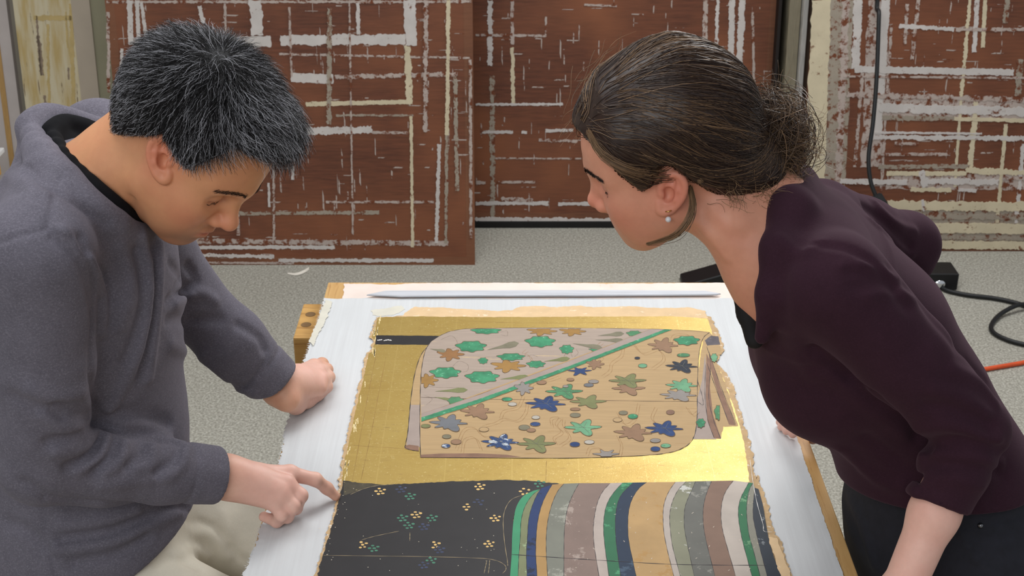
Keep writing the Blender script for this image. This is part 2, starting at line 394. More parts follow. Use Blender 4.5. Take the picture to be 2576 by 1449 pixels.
# ------------------------------------------------------------------ work board on trestles, cloth, painting
ZB = 0.86
rngb = random.Random(21)
def BP(px, py): return onz(px, py, ZB)[:2]
def A(*pts): return [(720 + x / 2.0702, 690 + y / 2.0702) for x, y in pts]       # spots measured on enlarged views of the photograph
def C4(*pts): return [(780 + x / 4.293, 1160 + y / 4.293) for x, y in pts]
def C5(*pts): return [(1240 + x / 3.3895, 1160 + y / 3.3895) for x, y in pts]
def pine(name, a, b, dark, rough=0.55, ax=1):
    t = NT(name); v = t.coords((30, 2.0, 30) if ax == 1 else (2.0, 30, 30)); v2 = t.coords()
    c = t.mix(t.ramp(t.noise(v, 1.6, 5, 0.6), 0.36, 0.66), lin(*a), lin(*b))
    c = t.mix(t.ramp(t.noise(v, 4.5, 4, 0.7), 0.56, 0.72), c, lin(*dark))
    c = t.mix(t.mix(0.25, (0, 0, 0), t.ramp(t.noise(v2, 5, 3), 0.4, 0.7)), c, lin(*dark))
    return t.fin(c, rough, spec=0.3)
pine_y = pine('board_pine', (206, 168, 112), (190, 148, 92), (156, 110, 62))
pine_x = pine('trestle_pine', (206, 164, 100), (186, 142, 80), (140, 98, 54), ax=0)
bl, br_ = BP(832, 710), BP(1898, 710)
NEAR_Y = 0.95
bx0, bx1 = float(bl[0]), float(br_[0])
by1 = float(bl[1])
bx0n = float(BP(611, 1440)[0]); bx1n = float(BP(2150, 1449)[0])
bxl = (bx0 + bx0n) / 2; bxr = (bx1 + bx1n) / 2
root = empty('work_board', ((bxl + bxr) / 2, (NEAR_Y + by1) / 2, ZB - 0.03))
tag(root, 'honey coloured wooden board on trestles, carrying the white cloth and the painting', 'board')
sw = 0.045
bm_obj('panel', box_geo((bxl + bxr) / 2, (NEAR_Y + by1) / 2, ZB - 0.015, bxr - bxl - 2 * sw, by1 - NEAR_Y, 0.028), pine_y, root)
for nm, x in (('edge_strip', bxl + sw / 2), ('edge_strip', bxr - sw / 2)):
    bm_obj(nm, box_geo(x, (NEAR_Y + by1) / 2, ZB - 0.016, sw - 0.0008, by1 - NEAR_Y, 0.032, 0.002), pine_y, root)
def trestle(y, w, label):
    zt = ZB - 0.032
    xl = float(onz(737, 850, zt)[0]) ; xr = 0.62
    r = empty('trestle', ((xl + xr) / 2, y, 0)); tag(r, label, 'trestle', 'trestles under the work board')
    bm_obj('beam', box_geo((xl + xr) / 2, y, zt - 0.052, xr - xl, w, 0.104, 0.003), pine_x, r)
    for sx in (-0.16, 0.42):
        for sy in (-1, 1):
            V, F = [], []
            for z, yy in ((0, y + sy * 0.20), (zt - 0.104, y + sy * 0.05)):
                V += [(sx - 0.035, yy - 0.022, z), (sx + 0.035, yy - 0.022, z), (sx + 0.035, yy + 0.022, z), (sx - 0.035, yy + 0.022, z)]
            F = [(0, 3, 2, 1), (4, 5, 6, 7)] + [(i, (i + 1) % 4, 4 + (i + 1) % 4, 4 + i) for i in range(4)]
            mesh_obj('leg', V, F, pine_x, r)
        bm_obj('stretcher', box_geo(sx, y, 0.24, 0.03, 0.27, 0.05, 0.002), pine_x, r)
    return r, xl, zt
p1_, p2_ = onz(770, 764, ZB - 0.032), onz(740, 850, ZB - 0.032)
tr, txl, tzt = trestle(float((p1_[1] + p2_[1]) / 2), float(p1_[1] - p2_[1]), 'pine trestle whose beam end juts out past the fist on the board')
plug_m = mat('dark_dowel', (120, 92, 58), 0.6, 0.2, 60)
for px, py in ((781, 791), (770, 817)):
    c = onz(px, py, tzt)
    bm = bmesh.new(); bmesh.ops.create_cone(bm, segments=20, radius1=0.0085, radius2=0.0085, depth=0.02, cap_ends=True)
    for v in bm.verts: v.co = Vector((v.co.x * 1.2 + c[0], v.co.y * 1.2 + c[1], v.co.z + tzt - 0.0094))
    bm_obj('dowel', bm, plug_m, tr)
trestle(1.12, 0.15, 'pine trestle carrying the end of the board that is nearest the viewer')
# ---- flat painted pieces: outlines in board coordinates, each a thin layer of its own
LAY = [0.0]
def to_board(pts): return [BP(*p) for p in pts]
def flat(name, pts, m, parent, z, rag=0.0, step=0.004, rng=None):
    P = to_board(pts)
    if rag: P = ragged(P, step, rag, rng or rngb)
    V = [(p[0], p[1], z) for p in P]
    bm = bmesh.new(); f = bm.faces.new([bm.verts.new(v) for v in V])
    bm.normal_update()
    if f.normal.z < 0: f.normal_flip()
    bmesh.ops.triangulate(bm, faces=[f], ngon_method='EAR_CLIP')
    return bm_obj(name, bm, m, parent)
def strokes(name, lines, w, m, parent, z):
    """thin brush lines joined into one piece; lines of image spots, w in metres"""
    V, F = [], []
    for ln in lines:
        P = smooth_path([BP(*p) for p in ln], max(2, 5 * len(ln)))
        T = np.gradient(P, axis=0); T /= np.linalg.norm(T, axis=1)[:, None] + 1e-9
        N = np.stack([-T[:, 1], T[:, 0]], 1)
        k = len(V); n = len(P)
        for i in range(n):
            ww = w * (0.5 if i in (0, n - 1) else 0.8 + 0.4 * math.sin(i * 1.7 + k))
            V += [(*(P[i] + N[i] * ww / 2), z), (*(P[i] - N[i] * ww / 2), z)]
        F += [(k + 2 * i, k + 2 * i + 1, k + 2 * i + 3, k + 2 * i + 2) for i in range(n - 1)]
    bm = bmesh.new(); vv = [bm.verts.new(v) for v in V]
    for f in F: bm.faces.new([vv[i] for i in f])
    bm.normal_update()
    for f in bm.faces:
        if f.normal.z < 0: f.normal_flip()
    o = bm_obj(name, bm, m, parent); o['kind'] = 'stuff'
    return o
# ---- cloth: a soft sheet with long creases, torn left and right edges
cloth_t = NT('white_lining_cloth'); _v = cloth_t.coords((60, 1.5, 1)); _v2 = cloth_t.coords()
_c = cloth_t.mix(cloth_t.ramp(cloth_t.noise(_v2, 6, 4), 0.35, 0.7), lin(207, 209, 210), lin(200, 202, 203))
_c = cloth_t.mix(cloth_t.ramp(cloth_t.noise(_v, 3, 4), 0.3, 0.75), _c, lin(197, 198, 199))
cloth_t.bump(cloth_t.noise(cloth_t.coords((1400, 1400, 1)), 1.0, 2), 0.12, 0.0006)
cloth_m = cloth_t.fin(_c, 0.85, spec=0.2)
left_edge = [(816, 752), (809, 774), (800, 806), (790, 838), (781, 859), (768, 901), (752, 965), (735, 1028), (724, 1060), (716, 1095), (707, 1147), (690, 1215), (668, 1290), (656, 1324), (650, 1345), (644, 1365), (637, 1386), (629, 1406), (620, 1429), (613, 1449), (560, 1640)]
right_edge = [(1884, 735), (1915, 830), (1960, 970), (2000, 1087), (2033, 1185), (2064, 1280), (2086, 1345), (2121, 1449), (2186, 1640)]
LB = np.array(to_board(left_edge)); RB = np.array(to_board(right_edge))
ys = np.linspace(LB[0, 1], max(LB[-1, 1], RB[-1, 1]), 300)
lx = np.interp(-ys, -LB[:, 1], LB[:, 0]); rx = np.interp(-ys, -RB[:, 1], RB[:, 0])
V, F = [], []
nx = 90
wl = wr = 0
for i, y in enumerate(ys):
    wl = 0.5 * wl + rngb.uniform(-1, 1) * 0.0022; wr = 0.5 * wr + rngb.uniform(-1, 1) * 0.0008
    for k in range(nx + 1):
        s = k / nx; x = (lx[i] + wl) * (1 - s) + (rx[i] + wr) * s
        u = x - lx[i]; w = rx[i] - x
        d = 0
        for c0, hh, ww in ((0.030, 0.0010, 0.008), (0.062, 0.0012, 0.012), (0.085, 0.0006, 0.006)):
            cc = c0 + 0.006 * math.sin(y * 7 + c0 * 90)
            d += hh * math.exp(-((u - cc) / ww) ** 2)
        for c0, hh, ww in ((0.035, 0.0011, 0.010), (0.066, 0.0009, 0.012)):
            cc = c0 + 0.010 * math.sin(y * 4.4 + c0 * 70)
            d += hh * math.exp(-((w - cc) / ww) ** 2)
        lift = 0.0012 if k in (0, nx) else 0.0
        V.append((x, y + (0.0015 * math.sin(x * 61) + 0.001 * math.sin(x * 170) if i == 0 else 0), ZB + 0.0008 + d + lift * (0.5 + 0.5 * math.sin(y * 80))))
for i in range(len(ys) - 1):
    for k in range(nx):
        a = i * (nx + 1) + k
        F.append((a, a + nx + 1, a + nx + 2, a + 1))
cl = fast_mesh('lining_cloth', V, F, cloth_m)
tag(cl, 'white cloth with frayed edges spread over the board beneath the painting', 'cloth')
# frayed threads along the torn left edge
V, F = [], []
for i in range(0, len(ys) - 1):
    for q in range(2):
        y = ys[i] + rngb.uniform(-.002, .002); x = lx[i] + rngb.uniform(-0.001, 0.002)
        L = rngb.uniform(0.001, 0.005); dy = rngb.uniform(-0.003, 0.003); z = ZB + 0.0016
        k = len(V); V += [(x, y, z), (x, y + 0.0009, z), (x - L, y + dy, z + rngb.uniform(0, 0.0015))]; F.append((k, k + 1, k + 2))
th = fast_mesh('frayed_threads', V, F, cloth_m, cl); th['kind'] = 'stuff'
# stain of paste at the upper left corner of the cloth
paste = mat('ivory_paste', (206, 202, 188), 0.8, 0.05, 30)
flat('paste_stain', A((205, 140), (240, 150), (215, 230), (180, 300), (140, 380), (118, 360), (150, 280), (180, 200)), paste, cl, ZB + 0.0030, 0.0015)
flat('paste_stain', A((440, 190), (600, 165), (620, 185), (560, 215), (480, 222), (450, 215)), paste, cl, ZB + 0.0012, 0.0015)
# tissue and the grey folded film at the head of the board
tissue = mat('pale_tissue', (226, 210, 200), 0.7, 0.05, 20, wear=(214, 188, 156), wear_amt=0.66, wear_scale=8)
ts = flat('tissue_strip', [(866, 714), (1000, 716), (1040, 713), (1300, 712), (1560, 714), (1870, 711), (1882, 762), (1600, 766), (1200, 768), (880, 766), (862, 752)], tissue, None, ZB + 0.0006, 0.0012)
tag(ts, 'pale translucent tissue strip lying across the far end of the board', 'tissue')
film = mat('grey_film', (196, 198, 204), 0.3, 0.12, 12, stretch=(1, 30, 1))
P = to_board(A((420, 122), (520, 101), (1200, 100), (1700, 99), (2180, 101), (2262, 116), (2240, 121), (1500, 126), (1000, 127), (600, 130)))
bm = bmesh.new()
f = bm.faces.new([bm.verts.new((p[0], p[1], ZB + 0.0044)) for p in P]); bm.normal_update()
if f.normal.z < 0: f.normal_flip()
e = bmesh.ops.extrude_face_region(bm, geom=[f])
for v in [g for g in e['geom'] if isinstance(g, bmesh.types.BMVert)]: v.co.z += 0.003
bmesh.ops.bevel(bm, geom=[x for x in bm.edges if all(v.co.z > ZB + 0.006 for v in x.verts)], offset=0.001, segments=1, affect='EDGES')
o = bm_obj('film_strip', bm, film); tag(o, 'narrow grey plastic strip along the top of the white cloth', 'strip')
# ---- the painting
paint_root = empty('kimono_painting', (float(BP(1350, 1100)[0]), float(BP(1350, 1100)[1]), ZB + 0.003))
tag(paint_root, 'worn painting of a folded kimono on gold ground with striped and black robes below', 'painting')
Z0 = ZB + 0.0032
class Lay:
    z = Z0
    @classmethod
    def up(c, d=0.00003): c.z += d; return c.z
tan_paper = mat('tan_torn_paper', (214, 184, 144), 0.85, 0.08, 30, wear=(226, 206, 176), wear_amt=0.6, wear_scale=50)
tan_dark = mat('tan_edge_paper', (186, 156, 116), 0.85, 0.15, 60, wear=(220, 210, 194), wear_amt=0.6, wear_scale=120)
white_p = mat('white_torn_paper', (232, 228, 222), 0.85, 0.04, 40)
# gold leaf: metallic, worn, in squares whose joints show faintly
t = NT('gold_leaf'); v = t.coords(); vx = t.coords((1, 1, 1))
n1 = t.noise(v, 11, 5, 0.6); n2 = t.noise(t.coords((14, 70, 1)), 3.0, 5, 0.75); n3 = t.noise(v, 260, 3, 0.7)
c = t.mix(t.ramp(n1, 0.3, 0.72), lin(196, 168, 96), lin(178, 148, 78))
c = t.mix(t.ramp(n2, 0.58, 0.74), c, lin(158, 130, 76))
c = t.mix(t.ramp(n3, 0.6, 0.72), c, lin(220, 200, 140))
bk = t.add('ShaderNodeTexBrick'); bk.offset = 0.0
bk.inputs['Scale'].default_value = 1.0; bk.inputs['Brick Width'].default_value = 0.105; bk.inputs['Row Height'].default_value = 0.105
bk.inputs['Mortar Size'].default_value = 0.0012; bk.inputs['Mortar Smooth'].default_value = 0.6
t.link(v, bk.inputs['Vector'])
c = t.mix(t.mix(0.14, (0, 0, 0), bk.outputs['Fac']), c, lin(240, 214, 140))
t.bump(t.noise(v, 420, 4, 0.7), 0.22, 0.0008)
rr = t.add('ShaderNodeMapRange'); t.link(n1, rr.inputs[0]); rr.inputs[3].default_value = 0.36; rr.inputs[4].default_value = 0.5
gold = t.fin(c, rr.outputs[0], metal=0.62, spec=0.6)
gl_left = A((480, 232), (462, 290), (445, 335), (466, 352), (450, 410), (430, 420), (402, 560), (375, 660), (350, 770), (330, 860), (310, 950), (290, 1085))
bl_left = A((292, 1090), (288, 1160), (272, 1200), (255, 1270), (237, 1330)) + C4((160, 1000), (130, 1100), (100, 1180), (80, 1241)) + [(770, 1560), (748, 1640)]
right_all = A((2205, 235), (2235, 290), (2240, 315), (2258, 362), (2272, 400), (2248, 430), (2226, 470), (2282, 520), (2302, 560), (2330, 622), (2345, 690), (2360, 740), (2372, 800), (2392, 840), (2410, 900), (2422, 1000), (2440, 1080)) + C5((2235, 130), (2262, 226), (2310, 330), (2360, 560), (2382, 640), (2430, 690), (2482, 850), (2530, 980)) + [(2018, 1560), (2040, 1640)]
outer = gl_left[::1] + bl_left + right_all[::-1] + A((2190, 226), (2000, 219), (1500, 222), (1000, 224), (690, 220))
flat('torn_backing', [(x + (-7 if x < 1300 else 5), y) for x, y in outer], tan_dark, paint_root, Lay.up(), 0.0022, 0.004)
flat('torn_top_paper', A((600, 228), (615, 212), (640, 195), (665, 178), (830, 182), (1000, 192), (1100, 200), (1170, 196), (1220, 176), (1300, 172), (1400, 178), (1530, 170), (1600, 180), (1800, 175), (1950, 185), (2100, 180), (2180, 197), (2196, 236), (1400, 234)), tan_paper, paint_root, Lay.up(), 0.0014)
gold_pts = gl_left + A((400, 1102), (500, 1112), (700, 1102), (900, 1094), (1100, 1087), (1250, 1089), (1420, 1106), (1800, 1104), (2200, 1096), (2412, 1090)) + A((2400, 1000), (2385, 900), (2362, 800), (2330, 700), (2280, 560), (2230, 440), (2215, 300), (2190, 238), (2000, 226), (1500, 229), (1000, 231), (690, 227))
flat('gold_ground', gold_pts, gold, paint_root, Lay.up(), 0.0009, 0.005)
# creases and small losses down the left margin of the gold
crease = mat('crease_brown', (140, 108, 54), 0.7, 0.2, 60)
strokes('gold_crease', [A((470, 420), (430, 620), (400, 780), (345, 1085)), A((520, 440), (480, 640), (440, 850), (390, 1080)), A((340, 900), (660, 920)), A((1355, 980), (1352, 1085)), A((900, 250), (1300, 262), (1800, 258))], 0.0008, crease, paint_root, Lay.up())
lossV = []
for i in range(34):
    s = rngb.random(); i0 = min(len(gl_left) - 2, int(s * (len(gl_left) - 1))); f_ = s * (len(gl_left) - 1) - i0
    px = gl_left[i0][0] * (1 - f_) + gl_left[i0 + 1][0] * f_ + rngb.uniform(3, 12); py = gl_left[i0][1] * (1 - f_) + gl_left[i0 + 1][1] * f_
    lossV.append([(px, py - rngb.uniform(3, 12)), (px + rngb.uniform(-4, 2), py + rngb.uniform(3, 14))])
strokes('paint_loss', lossV, 0.0016, mat('paint_loss_cream', (226, 208, 160), 0.8, 0.1, 50), paint_root, Lay.up())
ink = mat('ink_line', (40, 34, 40), 0.7, 0.2, 60)
ink_b = mat('brown_ink_line', (142, 106, 66), 0.8, 0.15, 60)
black = mat('black_lacquer_paint', (33, 31, 33), 0.55, 0.12, 30, wear=(84, 78, 74), wear_amt=0.74, wear_scale=90)
flat('rack_bar', A((468, 326), (800, 329), (860, 352), (745, 376), (464, 374)), black, paint_root, Lay.up(), 0.0006)
strokes('paint_loss', [A((475, 352), (500, 349)), A((508, 354), (530, 350), (550, 353))], 0.0035, white_p, paint_root, Lay.up())
kim_tan = mat('kimono_tan', (172, 144, 104), 0.75, 0.08, 14, stretch=(1.2, 14, 1), wear=(162, 132, 90), wear_amt=0.63, wear_scale=5)
kim_mauve = mat('kimono_mauve', (160, 144, 131), 0.75, 0.07, 14, stretch=(1.5, 14, 1), wear=(190, 166, 130), wear_amt=0.62, wear_scale=6)
mauve_gr = mat('mauve_grey', (154, 139, 130), 0.75, 0.08, 30)
mauve_dk = mat('mauve_brown', (128, 97, 79), 0.75, 0.14, 50)
# folded sleeves at the right, then the fold at the left, then the front
flat('kimono_sleeve', A((2176, 325), (2205, 312), (2225, 330), (2256, 372), (2270, 425), (2225, 440), (2262, 520), (2300, 620), (2335, 740), (2352, 800), (2275, 802), (2262, 866), (2120, 868), (2130, 600)), kim_tan, paint_root, Lay.up(), 0.0008)
flat('kimono_sleeve', A((2140, 660), (2165, 560), (2180, 430), (2196, 560), (2200, 700), (2240, 868), (2115, 868)), mauve_gr, paint_root, Lay.up())
flat('sleeve_lining', A((2188, 420), (2212, 470), (2206, 600), (2222, 740), (2264, 866), (2226, 862), (2192, 770), (2184, 640), (2186, 520)), mauve_dk, paint_root, Lay.up())
flat('sleeve_lining', A((2200, 410), (2225, 480), (2262, 600), (2310, 720), (2340, 796), (2305, 792), (2268, 690), (2232, 580), (2205, 480)), mauve_dk, paint_root, Lay.up())
flat('rack_bar_end', A((2180, 352), (2212, 328), (2250, 332), (2260, 374), (2192, 380)), mat('slate_bar', (84, 78, 84), 0.7, 0.2, 60, wear=(190, 170, 120), wear_amt=0.64, wear_scale=120), paint_root, Lay.up(), 0.0006)
strokes('ink_outline', [A((2190, 385), (2210, 470), (2200, 640), (2222, 760), (2262, 866)), A((2200, 410), (2262, 590), (2340, 790)), A((2190, 470), (2232, 590), (2300, 770)), A((2184, 480), (2180, 640), (2196, 770), (2228, 862)), A((2140, 560), (2165, 640), (2170, 690), (2140, 670))], 0.0009, ink, paint_root, Lay.up())
leftfold = A((790, 340), (730, 385), (692, 450), (666, 540), (650, 640), (642, 740), (634, 830), (622, 896), (640, 915), (692, 926), (720, 700), (740, 480))
flat('kimono_fold', leftfold, kim_tan, paint_root, Lay.up())
flat('kimono_fold', A((648, 690), (705, 690), (700, 910), (628, 900), (636, 800)), mauve_gr, paint_root, Lay.up())
flat('fold_foot', A((618, 905), (640, 897), (690, 904), (690, 930), (640, 924), (620, 918)), mauve_dk, paint_root, Lay.up())
strokes('ink_outline', [A((760, 360), (705, 425), (672, 520), (652, 640), (642, 740), (634, 830), (622, 896), (620, 912), (650, 924), (692, 932))], 0.0013, ink, paint_root, Lay.up())
front = A((698, 962), (696, 800), (698, 650), (702, 540), (712, 460), (728, 400), (755, 360), (800, 330), (850, 308), (920, 295), (1000, 291), (1300, 288), (1700, 291), (2000, 297), (2150, 303), (2205, 311), (2178, 332), (2162, 365), (2150, 420), (2143, 520), (2140, 650), (2138, 770), (2125, 850), (2090, 900), (2030, 930), (1950, 946), (1800, 957), (1500, 967), (1200, 967), (900, 966))
flat('kimono_front', front, kim_tan, paint_root, Lay.up())
flat('kimono_shoulder', A((704, 742), (700, 650), (702, 540), (712, 460), (728, 400), (755, 360), (800, 330), (850, 308), (920, 295), (1000, 291), (1300, 288), (1700, 291), (1900, 295)), kim_mauve, paint_root, Lay.up())
flat('hem_fold', A((700, 950), (800, 944), (1000, 943), (1150, 950), (1222, 962), (1000, 967), (700, 965)), mauve_dk, paint_root, Lay.up())
# river lines, seams
swirl = [((1640, 360), (1590, 410), (1640, 440), (1580, 490)), ((1750, 370), (1740, 430), (1690, 470), (1680, 510), (1640, 540)), ((1790, 350), (1850, 420), (1930, 400), (1960, 450), (1900, 500)), ((1110, 760), (1130, 720), (1200, 700), (1230, 640)), ((1020, 800), (1090, 780), (1130, 760), (1200, 770), (1240, 730), (1250, 680)), ((880, 920), (920, 820), (980, 810), (1020, 850), (1100, 860)), ((910, 940), (925, 870), (980, 860), (1010, 920)), ((1380, 800), (1375, 760), (1420, 755), (1400, 790), (1430, 830), (1390, 860), (1400, 890)), ((1420, 900), (1470, 860), (1440, 800), (1440, 760)), ((1560, 950), (1580, 910), (1640, 920), (1660, 960)), ((1730, 960), (1740, 900), (1720, 850)), ((1250, 620), (1290, 570), (1360, 560), (1420, 540)), ((1990, 420), (2010, 330), (2080, 320), (2130, 360)), ((1920, 700), (1900, 760), (1950, 800)), ((1830, 680), (1810, 760), (1760, 790), (1720, 730)), ((2080, 700), (2110, 740), (2140, 720)), ((1280, 470), (1260, 430), (1230, 420), (1250, 400))]
swirl2 = [tuple((x + 13, y + 9) for x, y in s) for s in swirl]
strokes('river_lines', [A(*s) for s in swirl + swirl2], 0.0007, ink_b, paint_root, Lay.up())
tend = [((805, 350), (860, 330), (890, 360), (880, 390), (840, 400)), ((866, 490), (900, 462), (945, 480), (945, 510), (920, 520)), ((1115, 310), (1150, 305), (1150, 330), (1120, 325)), ((730, 690), (760, 660), (720, 640)), ((990, 440), (1080, 440), (1180, 430)), ((1250, 440), (1280, 430), (1310, 440)), ((1440, 450), (1470, 400), (1490, 440)), ((720, 590), (800, 600), (900, 600)), ((1180, 590), (1240, 560), (1330, 540)), ((1500, 440), (1520, 420), (1510, 400))]
strokes('tendrils', [A(*s) for s in tend], 0.0007, mat('tendril_ink', (120, 104, 90), 0.8, 0.1, 40), paint_root, Lay.up())
strokes('ink_outline', [A((700, 962), (696, 800), (698, 650), (702, 540), (712, 460), (728, 400), (755, 360), (800, 330), (850, 308), (920, 295), (1000, 291), (1300, 288), (1700, 291), (2000, 297), (2200, 311)), A((2205, 311), (2178, 332), (2162, 365), (2150, 420), (2143, 520), (2140, 650), (2138, 770), (2125, 850), (2090, 900), (2030, 930), (1950, 946), (1800, 957), (1500, 967), (1200, 967), (698, 963))], 0.0011, ink, paint_root, Lay.up())
strokes('seam_line', [A((700, 650), (1000, 660), (1400, 664), (1800, 670), (2138, 672))], 0.0012, mat('seam_brown', (84, 66, 56), 0.8, 0.2, 60), paint_root, Lay.up())
# motifs
greens = mat('malachite_green', (57, 128, 92), 0.8, 0.28, 55, wear=(120, 178, 146), wear_amt=0.60, wear_scale=110)
green2 = mat('green_paint', (73, 125, 88), 0.8, 0.2, 50, wear=(140, 170, 120), wear_amt=0.6, wear_scale=110)
lgreen = mat('light_green_paint', (103, 152, 117), 0.8, 0.15, 50, wear=(80, 140, 104), wear_amt=0.58, wear_scale=90)
olive = mat('olive_paint', (114, 117, 77), 0.8, 0.14, 50)
olive_g = mat('grey_olive_paint', (117, 112, 92), 0.8, 0.12, 50)
ochre = mat('ochre_paint', (150, 114, 60), 0.8, 0.12, 40)
brownp = mat('mauve_brown_paint', (138, 108, 84), 0.8, 0.1, 40)
bluep = mat('azurite_blue', (38, 60, 103), 0.8, 0.25, 60, wear=(110, 130, 160), wear_amt=0.66, wear_scale=120)
blue_w = mat('worn_azurite', (44, 66, 106), 0.8, 0.25, 60, wear=(186, 192, 196), wear_amt=0.54, wear_scale=90)
indigo = mat('indigo_paint', (40, 46, 57), 0.8, 0.2, 60, wear=(170, 166, 150), wear_amt=0.66, wear_scale=110)
greyp = mat('grey_paint', (134, 128, 123), 0.8, 0.08, 40)
greyb = mat('blue_grey_paint', (106, 108, 112), 0.8, 0.1, 40)
palep = mat('pale_oval_paint', (171, 165, 154), 0.8, 0.06, 40)
edge_d = mat('motif_outline', (96, 76, 56), 0.8, 0.1, 40)
def lobed(cx, cy, w, h, lobes, base=0.34, n=54, rot=0.0):
    P = []
    for i in range(n):
        a = 2 * math.pi * i / n
        r = base
        for la, ll, lw in lobes:
            d = (a - la - rot + math.pi) % (2 * math.pi) - math.pi
            r = max(r, base * 0.9 + (ll - base * 0.9) * math.exp(-(d / lw) ** 2))
        P.append((cx + w * r * math.cos(a), cy - h * r * math.sin(a)))
    return P
R_ = math.radians
MAPLE = [(R_(174), 1.08, .24), (R_(212), .92, .24), (R_(132), .9, .30), (R_(78), .98, .36), (R_(28), .70, .3), (R_(-4), 1.0, .18), (R_(-66), 1.02, .46), (R_(-112), .7, .3)]
MAPLE2 = [(R_(178), 1.08, .24), (R_(138), .95, .27), (R_(72), 1.0, .40), (R_(5), 1.02, .26), (R_(-70), 1.02, .46), (R_(-135), .8, .3)]
FLOWER = [(R_(160), .95, .36), (R_(100), .8, .36), (R_(45), .8, .3), (R_(0), .95, .28), (R_(-45), .85, .3), (R_(-100), .95, .33), (R_(-150), .8, .28)]
BLOB = [(R_(170), 1.0, .34), (R_(120), .85, .3), (R_(60), .9, .3), (R_(10), 1.0, .34), (R_(-35), .95, .3), (R_(-85), .9, .28), (R_(-130), .9, .3)]
STAR6 = [(R_(175), 1.0, .2), (R_(120), .8, .22), (R_(50), .85, .22), (R_(5), 1.0, .2), (R_(-55), .9, .3), (R_(-115), 1.0, .3)]
def motif(kind, cx, cy, w, h, m, rot=0.0, line=True):
    shape = {'m': MAPLE, 'n': MAPLE2, 'f': FLOWER, 'b': BLOB, 's': STAR6}.get(kind)
    if kind == 'o': pts = [(cx + w * math.cos(a), cy + h * math.sin(a)) for a in np.linspace(0, 2 * math.pi, 20, endpoint=False)]
    else: pts = lobed(cx, cy, w, h, shape, 0.74 if kind == 'b' else 0.44, rot=rot)
    if kind == 'o': nm = 'pebble'
    else: nm = {'m': 'maple_leaf', 'n': 'maple_leaf', 's': 'maple_leaf', 'f': 'flower', 'b': 'gourd_leaf'}[kind]
    pts = [(min(max(x, 704), 2256), min(max(y, 294), 960)) for x, y in pts]
    if line:
        big = [(cx + (x - cx) * 1.035 + (1.2 if x > cx else -1.2), cy + (y - cy) * 1.05 + (1.0 if y > cy else -1.0)) for x, y in pts]
        big = [(min(max(x, 703), 2258), min(max(y, 292.5), 962)) for x, y in big]
        bk_ = flat('motif_edge', A(*big), edge_d, paint_root, Lay.up(0.000004))
        bk_.name = nm + '_outline'
    flat(nm, A(*pts), m, paint_root, Lay.up(0.000004))
for a in (('b', 1040, 303, 80, 20, greens), ('b', 962, 385, 82, 34, greens), ('b', 1322, 360, 80, 34, greens), ('b', 1460, 400, 38, 27, greens), ('b', 1170, 440, 74, 22, greens), ('b', 1025, 460, 26, 19, greens), ('b', 1300, 478, 50, 21, greens), ('b', 828, 522, 82, 34, greens), ('b', 1020, 545, 90, 37, greens), ('b', 880, 668, 46, 24, green2), ('b', 1812, 318, 42, 17, green2), ('b', 1625, 402, 50, 11, greens),
          ('f', 1330, 306, 84, 26, ochre), ('f', 1490, 307, 74, 26, ochre), ('f', 855, 427, 76, 38, mat('rust_paint', (138, 99, 60), 0.8, 0.12, 40)), ('f', 1155, 487, 98, 38, ochre), ('f', 735, 562, 60, 42, ochre)):
    motif(*a)
def gourd(x0, y0, x1, y1, r0, r1, m):
    a = np.array([x0, y0]); b = np.array([x1, y1]); d = (b - a) / np.linalg.norm(b - a); n = np.array([-d[1], d[0]])
    P = [a]
    for t_, r in ((.25, r0 * .5), (.5, r0), (.7, r1), (.88, r1 * .9)): P.append(a + (b - a) * t_ + n * r)
    P.append(b)
    for t_, r in ((.88, r1 * .9), (.7, r1), (.5, r0), (.25, r0 * .5)): P.append(a + (b - a) * t_ - n * r)
    flat('gourd', A(*[tuple(p) for p in P]), m, paint_root, Lay.up(0.000004))
for g in ((1046, 404, 1212, 368, 9, 16, olive_g), (1620, 330, 1760, 318, 6, 12, olive_g), (1608, 352, 1762, 355, 6, 11, olive_g), (1490, 370, 1648, 394, 7, 13, olive_g), (1340, 464, 1478, 448, 6, 12, olive), (774, 620, 946, 612, 7, 13, olive), (1112, 557, 1264, 542, 7, 12, olive), (748, 398, 832, 412, 5, 9, olive_g), (770, 650, 850, 662, 4, 7, olive)):
    gourd(*g)
